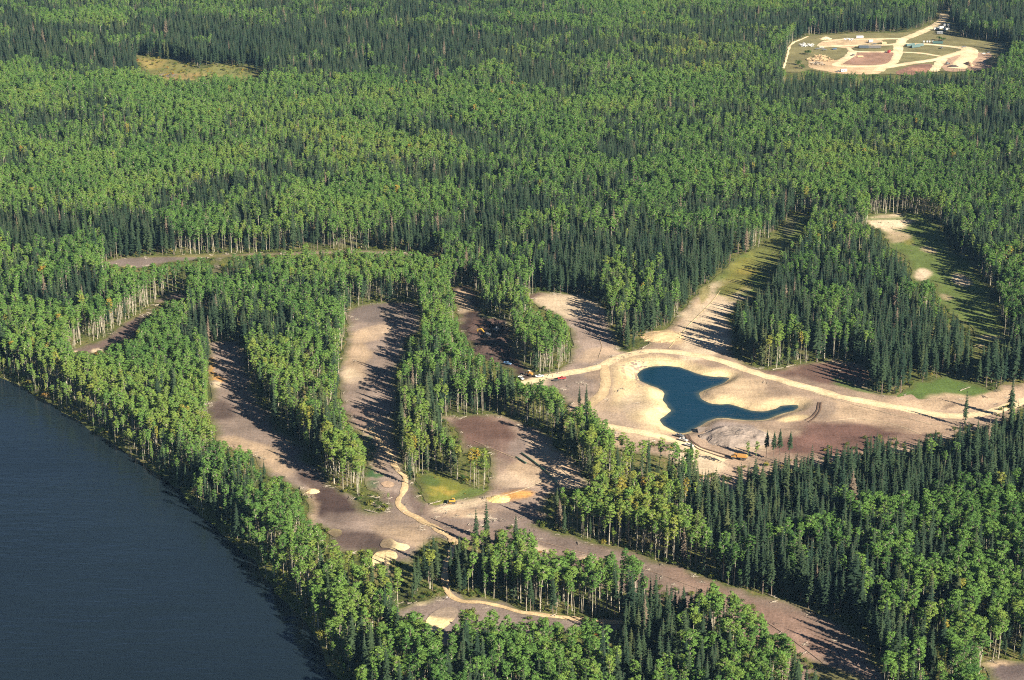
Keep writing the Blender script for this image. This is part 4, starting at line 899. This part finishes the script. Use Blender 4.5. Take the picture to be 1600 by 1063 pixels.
def trailer(label, px_, py_, head, mat, L=7.5, W=2.5, H=2.7, name='site_trailer', cat='trailer', windows=True, group='trailers in the works yard'):
    e = root(name, label, cat, px_, py_, head, group)
    b = MB().box(-L/2, L/2, -W/2, W/2, .55, H+.5).build('body', mat, e, .08)
    MB().box(-L/2-.05, L/2+.05, -W/2-.05, W/2+.05, H+.5, H+.62).build('roof', MAT['white'] if mat != MAT['white'] else MAT['grey'] if False else mat, e, .04)
    if windows:
        for s in (-1, 1):
            for k in (-.28, .08): MB().box(L*k-.5, L*k+.5, s*W/2-.03, s*W/2+.03, 1.6, 2.4).build('window', MAT['glass'], b)
        MB().box(L*.32-.4, L*.32+.4, -W/2-.04, -W/2+.02, .7, 2.6).build('door', MAT['grey'], b)
    MB().rod((L/2, 0, .6), (L/2+1.3, 0, .5), .07).build('drawbar', MAT['steel'], e)
    wheels(e, (-.5, .4), W/2-.15, .36, .24); return e
def container(label, px_, py_, head, mat, L=6.1):
    e = root('shipping_container', label, 'container', px_, py_, head, 'containers in the works yard')
    m = MB(); n = 20; pts = []
    for k in range(n): pts += [(-L/2+L*k/n, 0.0), (-L/2+L*(k+.45)/n, 0.0), (-L/2+L*(k+.5)/n, 0.05), (-L/2+L*(k+.95)/n, 0.05)]
    m.box(-L/2, L/2, -1.15, 1.15, .15, 2.6); m.build('walls', mat, e)
    for k in range(n): MB().box(-L/2+L*(k+.1)/n, -L/2+L*(k+.6)/n, -1.2, 1.2, .25, 2.5).build('rib', mat, e) if k % 2 == 0 else None
    MB().box(-L/2, L/2, -1.2, 1.2, 2.6, 2.72).build('roof', mat, e, .02); MB().box(L/2, L/2+.06, -1.1, 1.1, .2, 2.55).build('door', MAT['grey'], e, .02)
    return e
def stack(name, label, px_, py_, head, mat, L, n, r, cat, group):
    """pipes or logs stacked in layers, on two bearers"""
    e = root(name, label, cat, px_, py_, head, group)
    q = 0; z = r+.2
    for s in (-1, 1): MB().box(s*L*.3-.1, s*L*.3+.1, -n*r, n*r, 0, .2).build('bearer', MAT['wood'], e)
    src = None
    while n > 0 and q < 5:
        for k in range(n):
            o = MB().rod((-L/2, 0, 0), (L/2, 0, 0), r, 8).build('pipe' if 'pipe' in name else 'log', mat, e) if src is None else src.copy()
            if src is None: src = o
            else: COL.objects.link(o); o.parent = e
            o.location = (rnd.uniform(-.3, .3), (k-(n-1)/2)*2*r, z)
        n -= 1; z += r*1.74; q += 1
    return e
def timber_heap(label, px_, py_, R, H, num, mat, seed):
    e = root('timber_heap', label, 'timber heap', px_, py_, 0, 'heaps of waste timber in the yard'); r = random.Random(seed)
    src = None
    for k in range(num):
        L = 1.0
        if src is None: o = src = MB().rod((-.5, 0, 0), (.5, 0, 0), 1.0, 6).build('log', mat, e)
        else: o = src.copy(); COL.objects.link(o); o.parent = e
        a = r.uniform(0, 6.28); d = R*math.sqrt(r.random()); rr = r.uniform(.15, .38)
        o.location = (d*math.cos(a), d*math.sin(a), rr+max(0, H*(1-d/R))*r.random()); o.rotation_euler = (0, r.uniform(-.5, .5), r.uniform(0, 6.28)); o.scale = (r.uniform(3, 7), rr, rr)
    return e
def mound(name, label, px_, py_, rx, ry, h, head, col, cat, seed, rough=.35, flat=0, group=None):
    """a heap of earth: rx, ry in metres"""
    x0, y0 = gp(px_, py_); n = 26; V = []; F = []; C = []; rs = np.random.default_rng(seed)
    for i in range(n):
        for j in range(n):
            u = -1+2*i/(n-1); v = -1+2*j/(n-1); d = math.hypot(u, v)
            q = float(fbm(np.array([u*4+seed*3.]), np.array([v*4.]), 1.0, seed, 3)[0])
            f = max(0, 1-(d*(1+.5*(q-.5)))**2); f = min(f, 1-flat)/(1-flat) if flat else f
            z = h*f**1.1*(1+rough*(q-.5)*2)-.35*(1 if f <= 0 else 0)-.25
            V.append((u*rx, v*ry, z)); t = .75+.5*q; C.append(tuple(c*t for c in col))
    for i in range(n-1):
        for j in range(n-1): F.append((i*n+j, (i+1)*n+j, (i+1)*n+j+1, i*n+j+1))
    o = link(name, mesh_from(name, V, F, [M_SOIL], False, np.array(C))); o.location = (x0, y0, top_z(x0, y0)-.1); o.rotation_euler = (0, 0, math.radians(head))
    tag(o, label, cat, group); return o
def fallen_log(label, a, b, r, mat, name='fallen_log', cat='log'):
    A = gp(*a); B = gp(*b); e = empty(name, (A[0], A[1], 0.35)); tag(e, label, cat, 'loose logs at the clearing edges')
    d = (B[0]-A[0], B[1]-A[1])
    MB().rod((0, 0, r), (d[0], d[1], r*.6), r, 7, r*.5).build('stem', mat, e)
    for k in range(5):
        t = .3+.14*k; s = rnd.choice((-1, 1)); L = math.hypot(*d)
        MB().rod((d[0]*t, d[1]*t, r), (d[0]*t-s*d[1]/L*1.3, d[1]*t+s*d[0]/L*1.3, r+.5), r*.25, 4).build('branch_stub', mat, e)

def person(label, px_, py_, head, shirt, trousers):
    x, y = gp(px_, py_); z = top_z(x, y)
    J = {'pel': (0, 0, .95), 'chest': (0, 0, 1.30), 'neck': (0, 0, 1.48), 'head': (0, .02, 1.63), 'crown': (0, .01, 1.76)}
    E = [('pel', 'chest'), ('chest', 'neck'), ('neck', 'head'), ('head', 'crown')]; Rr = {'pel': .15, 'chest': .17, 'neck': .06, 'head': .105, 'crown': .07}
    for s, q in ((-1, 'l'), (1, 'r')):
        J.update({q+'sh': (s*.20, 0, 1.42), q+'el': (s*.27, -.02, 1.14), q+'wr': (s*.27, .10, .90), q+'hd': (s*.26, .14, .80), q+'hp': (s*.10, 0, .88), q+'kn': (s*.12, .03*s, .50), q+'an': (s*.13, -.02+.05*s, .09), q+'to': (s*.14, .16+.05*s, .05)})
        for f in range(4):   # fingers
            J[q+'f%d' % f] = (s*(.235+.018*f), .16, .725+.008*abs(f-1.5)); E.append((q+'hd', q+'f%d' % f)); Rr[q+'f%d' % f] = .009
        J[q+'th'] = (s*.215, .17, .77); E.append((q+'hd', q+'th')); Rr[q+'th'] = .010
        E += [('chest', q+'sh'), (q+'sh', q+'el'), (q+'el', q+'wr'), (q+'wr', q+'hd'), ('pel', q+'hp'), (q+'hp', q+'kn'), (q+'kn', q+'an'), (q+'an', q+'to')]
        Rr.update({q+'sh': .075, q+'el': .05, q+'wr': .035, q+'hd': .04, q+'hp': .10, q+'kn': .065, q+'an': .05, q+'to': .04})
    ks = list(J); ii = {k_: i for i, k_ in enumerate(ks)}
    me = bpy.data.meshes.new('person'); me.from_pydata([J[k_] for k_ in ks], [(ii[a], ii[b]) for a, b in E], [])
    tmp = bpy.data.objects.new('person_tmp', me); COL.objects.link(tmp)
    sm = tmp.modifiers.new('skin', 'SKIN'); tmp.modifiers.new('sub', 'SUBSURF').levels = 1
    for i, k_ in enumerate(ks):
        sv_ = me.skin_vertices[0].data[i]; sv_.radius = (Rr[k_], Rr[k_]); sv_.use_root = (k_ == 'pel')
    dg = bpy.context.evaluated_depsgraph_get(); m2 = bpy.data.meshes.new_from_object(tmp.evaluated_get(dg)); bpy.data.objects.remove(tmp)
    m2.materials.clear()
    for m_ in (shirt, trousers, MAT['skin'], MAT['hair'], MAT['tyre']): m2.materials.append(m_)
    for p in m2.polygons:
        c = p.center
        p.material_index = 4 if c.z < .1 else 1 if c.z < .93 and abs(c.x) < .22 and not (c.y > .1 and c.z > .7) else 2 if (abs(c.x) > .2 and c.z < 1.02) else 0 if c.z < 1.47 else 3 if (c.z > 1.69 or c.y < -.03) else 2
        p.use_smooth = True
    o = link('person', m2); o.location = (x, y, z); o.rotation_euler = (0, 0, math.radians(head)); tag(o, label, 'person')
    return o

excavator('yellow excavator with raised arm on the black dug soil', 761, 527, 158, MAT['grey'], MAT['yellow'])
excavator('dark grey excavator in the tree shadow behind the yellow one', 776, 519, 40, MAT['grey'], MAT['steel'])
pickup('pale blue pickup standing alone on the dark dug soil', 793, 571, -35, MAT['blue'])
pickup('white pickup half hidden by aspen tops at the dig site end', 814, 594, -60, MAT['white'])
loader('orange yellow wheel loader with white roof at the end of the dig site', 826, 588, 150, MAT['orange'])
pickup('white pickup by the trunks where the haul road begins', 843, 591, 15, MAT['white'])
pickup('red pickup on bare soil below the haul road', 878, 594, 10, MAT['red'])
e = root('flatbed_trailer', 'low dark flatbed trailer behind the red pickup', 'trailer', 870, 596.5, 10)
MB().box(-2.4, 2.4, -1.0, 1.0, .55, .72).build('deck', MAT['steel'], e, .02); MB().rod((2.4, 0, .6), (3.6, 0, .5), .06).build('drawbar', MAT['steel'], e); wheels(e, (-.6, .3), .95, .36, .22)
pickup('dark grey pickup parked nearest the pond outlet', 1062, 684, -38, MAT['grey'])
pickup('white pickup parked just behind the dark grey one by the pond', 1068, 690.5, -38, MAT['white'])
pickup('white pickup farther along the track behind a thin spruce', 1077, 699, -35, MAT['white'])
dumper('orange dump truck at the wood edge beside dark wheel ruts', 1155, 719, 165, MAT['orange'])
dozer('small yellow bulldozer at the rim of the flower patch', 707, 788, 175, MAT['yellow'])
person('person in a white top standing at the glade end of the path', 698.5, 938.5, 200, MAT['shirt'], MAT['jeans'])
person('person in a grey top beside the one in white', 701.5, 939.5, 150, MAT['shirt2'], MAT['jeans'])

# earth heaps
for i, (a, b, rx, ry, h, hd, lab) in enumerate([(742,514,7,4,1.8,30,'low dark soil heap left of the yellow excavator'),(768,504,8,4,2.2,10,'dark soil ridge behind the excavators'),(757,548,10,6,2.6,-20,'rounded dark soil heap in front of the excavator'),(780,548,9,6,2.4,20,'dark soil heap right of the rounded one'),(784,533,7,5,2.0,0,'dark soil heap in the shadow at the wood edge'),(769,561,8,4,1.6,-30,'low brown soil heap toward the pale blue pickup'),(738,528,6,5,1.4,50,'small dark soil heap at the aspen edge of the dig')]):
    mound('soil_heap', lab, a, b, rx, ry, h, hd, (0.075,0.05,0.042), 'soil heap', 40+i, .6, group='soil heaps at the dig')
mound('spoil_heap', 'flat topped grey spoil heap between pond and dump truck', 1150, 684, 22, 17, 3.2, 0, (0.26,0.21,0.175), 'spoil heap', 61, .5, .35)
mound('sand_heap', 'tan sand heap in the mouth of the northern ride', 1035, 527, 15, 12, 2.0, 10, (0.50,0.36,0.20), 'sand heap', 63, .2)
mound('sand_heap', 'yellow sand heap beside orange soil in the central clearing', 779, 781, 7, 5, 1.6, 0, (0.60,0.44,0.19), 'sand heap', 64, .3)
mound('sand_heap', 'small pale heap on dark soil near the lake shore trees', 489, 769, 4, 3, 1.3, 0, (0.58,0.42,0.24), 'sand heap', 65, .5)
mound('sand_heap', 'pale sand heap at the back left corner of the yard', 1290, 61.5, 8, 5, 2.6, 0, (0.66,0.52,0.32), 'sand heap', 66, .4)
mound('earth_bank', 'tall rough earth bank with dark shaded face at the pit end of the yard', 1556, 99, 12, 26, 7, -8, (0.16,0.145,0.07), 'earth bank', 67, .5)
mound('earth_bank', 'steep brown cut bank left of the pit floor', 1514, 102, 4, 11, 3.5, 10, (0.42,0.29,0.18), 'earth bank', 68, .4)
mound('soil_heap', 'dark soil heap beside the grey bulldozer in the yard', 1489, 105, 7, 4, 2.5, 0, (0.07,0.055,0.05), 'soil heap', 69, .4)
mound('soil_heap', 'reddish soil heap along the near edge of the yard', 1432, 110, 16, 7, 2.2, 0, (0.24,0.13,0.09), 'soil heap', 70, .5)
# two long green pipes on the central soil
for k, (lab, pts) in enumerate([('long dark green pipe lying across the central bare soil', [(815,710),(832,722),(850,736),(864,750),(877,766)]), ('short dark green pipe beside the head of the long one', [(806,716),(814,721),(822,726)])]):
    W_ = gpn(pts); m = MB()
    for a, b in zip(W_[:-1], W_[1:]): m.rod((a[0], a[1], top_z(*a)+.2), (b[0], b[1], top_z(*b)+.2), .42, 8)
    o = m.build('irrigation_pipe', MAT['green'], None); tag(o, lab, 'pipe')
for i, (a, b, lab) in enumerate([((1003,546),(1016,538),'pale log beside the haul road at the tip of the spruce wood'),((1207,579),(1224,576),'pale log at the foot of pale trunks above the haul road'),((1228,575),(1243,571),'second pale log along the trunks above the haul road'),((570,798),(590,803),'log at the lower tip of the wood between the two long fairways'),((600,930),(622,944),'pale log in the slash at the left end of the lower glade'),((596,948),(618,938),'crossed log in the slash at the left end of the lower glade'),((672,789),(690,784),'log along the lower rim of the flower patch'),((1500,612),(1516,606),'log at the right end of the bright lawn'),((1200,930),(1216,937),'log at the trunks along the shaded soil strip')]):
    fallen_log(lab, a, b, .32, MAT['log'])
# the works yard
for a, b, hd, lab in [(1463,48,20,'white trailer in the yard entrance row, leftmost'),(1470,46,25,'white trailer in the yard entrance row, second from the left'),(1476,42,70,'white trailer at the back of the yard entrance row'),(1482,42.5,75,'white trailer at the back right of the yard entrance row'),(1478.5,48.5,15,'white trailer at the front right of the yard entrance row')]:
    trailer(lab, a, b, hd, MAT['white'])
trailer('grey trailer in front of the white trailer row', 1468, 54.5, 5, MAT['grey'])
trailer('long white trailer on the back track of the yard', 1343, 61, 8, MAT['white'], 9)
trailer('white trailer beside the middle track of the yard', 1360, 67.5, 30, MAT['white'], 6)
trailer('white trailer at the near left edge of the yard', 1318, 113.5, 15, MAT['white'], 7.5)
container('red container standing at the end of the cross track', 1389, 83, 60, MAT['red'])
container('teal container beside the dark bush right of the yard centre', 1465, 69, -5, MAT['teal'], 12.2)
for a, b, hd, m_, lab in [(1277,78,10,'grey','dark pickup in the parked row at the left of the yard'),(1284,77,-10,'white','white pickup in the parked row at the left of the yard'),(1288,79.5,10,'grey','dark pickup at the right end of the parked row in the yard'),(1304,78.5,15,'blue','blue pickup alone right of the parked row in the yard'),(1366,70.5,5,'grey','dark pickup in front of the white trailer in the yard'),(1333,88,40,'grey','dark pickup at the corner of the ploughed rectangle'),(1310,113.5,10,'grey','dark pickup coupled left of the near white trailer'),(1471,76.5,60,'grey','dark pickup on the stub track right of the pipe stacks'),(1506,75,20,'grey','dark pickup at the top of the sandy ramp'),(1537,85.5,10,'white','white pickup at the top of the pit'),(1545,84,20,'grey','dark pickup at the top right of the pit')]:
    pickup(lab, a, b, hd, MAT[m_])
for a, b, hd, m_, L, n, lab in [(1349,76,0,'darkpipe',12,9,'dark blue pipe stack left of the grey one in the yard'),(1366,76,0,'steel',16,7,'long grey pipe stack beside the dark blue one'),(1422,73,25,'teal',12,6,'teal pipe stack right of the yard crossing, leftmost'),(1430,75,25,'teal',12,7,'teal pipe stack right of the yard crossing, front'),(1437,73,20,'teal',10,5,'teal pipe stack right of the yard crossing, rightmost')]:
    stack('pipe_stack', lab, a, b, hd, MAT[m_], L, n, .32, 'pipe stack', 'pipe stacks in the yard')
stack('log_stack', 'pale plank and log stack on the ploughed rectangle', 1344, 90.5, 0, MAT['wood'], 7, 4, .25, 'log stack', 'log stacks in the yard')
stack('log_stack', 'pale log stack right of the white trailer on the middle track', 1381, 69.5, 5, MAT['wood'], 6, 5, .25, 'log stack', 'log stacks in the yard')
for k, (a, b, R, H, nn, mm, lab) in enumerate([(1272,94,9,3,40,'wood','pale timber heap at the left of the waste timber field'),(1282,91,10,4,45,'wood','tallest pale timber heap in the waste timber field'),(1291,95,9,3,40,'wood','pale timber heap at the right of the waste timber field'),(1278,101,9,2.5,36,'log','grey timber heap at the near side of the waste timber field'),(1261,72,9,2.5,40,'white','whitish rubble and scrap heap at the far left of the yard'),(1328,62.5,6,2,24,'white','pale scrap heap left of the long white trailer')]):
    timber_heap(lab, a, b, R, H, nn, MAT[mm], 70+k)
for k, a in enumerate((1443, 1448, 1452, 1457)):
    e = root('storage_tank', ['white storage tank on the yard verge, leftmost of four', 'white storage tank on the yard verge, second of four', 'white storage tank on the yard verge, third of four', 'white storage tank on the yard verge, rightmost of four'][k], 'tank', a, 67.2, 0, 'white tanks on the yard verge')
    MB().rod((0, 0, .1), (0, 0, 2.0), 1.1, 14).build('shell', MAT['white'], e, .08); MB().rod((0, 0, 2.0), (0, 0, 2.35), .3, 8).build('lid', MAT['grey'], e)
dozer('grey bulldozer working below the sandy ramp of the yard', 1480, 101.5, 20, MAT['grey'])
SB = [part_mesh('stems', a, M_SBARK) for a, b in SHR]; SL = [part_mesh('foliage', b, M_SHRUB) for a, b in SHR]
for k, (a, b, s, lab) in enumerate([(1262,86,3.4,'dark round bush between parked pickups and timber heaps'),(1247,102,3.2,'dark round bush at the left edge of the yard'),(1253,108,3.0,'dark round bush nearest the forest at the yard corner'),(1467,64,3.0,'dark round bush behind the teal container'),(1474,64.5,2.4,'smaller bush right of the one behind the teal container'),(578,790,1.6,'low yellowish bush at the lower tip of the wood'),(598,800,1.3,'low green bush beside the soil right of the wood tip')]):
    x, y = gp(a, b); e = empty('bush', (x, y, .3)); e.scale = (s, s, s*.9); tag(e, lab, 'bush'); link('stems', SB[k % 4], e); c = link('foliage', SL[k % 4], e); c['tint'] = 0.05 if a > 1000 else .6

# ------------------------------------------------------------------ the air between
m, N, L = newmat('thin_haze')
pv = N.new('ShaderNodeVolumePrincipled'); pv.inputs['Color'].default_value = (0.36, 0.66, 1.0, 1); pv.inputs['Density'].default_value = HAZE
pv.inputs['Anisotropy'].default_value = 0.0
o_ = N.new('ShaderNodeOutputMaterial'); L.new(pv.outputs[0], o_.inputs['Volume'])
hz = MB().box(-15000, 15000, -15000, 15000, -12, CAM_H+15).build('haze', m, None)
tag(hz, 'thin bluish summer haze over the whole forest', 'haze', kind='stuff')
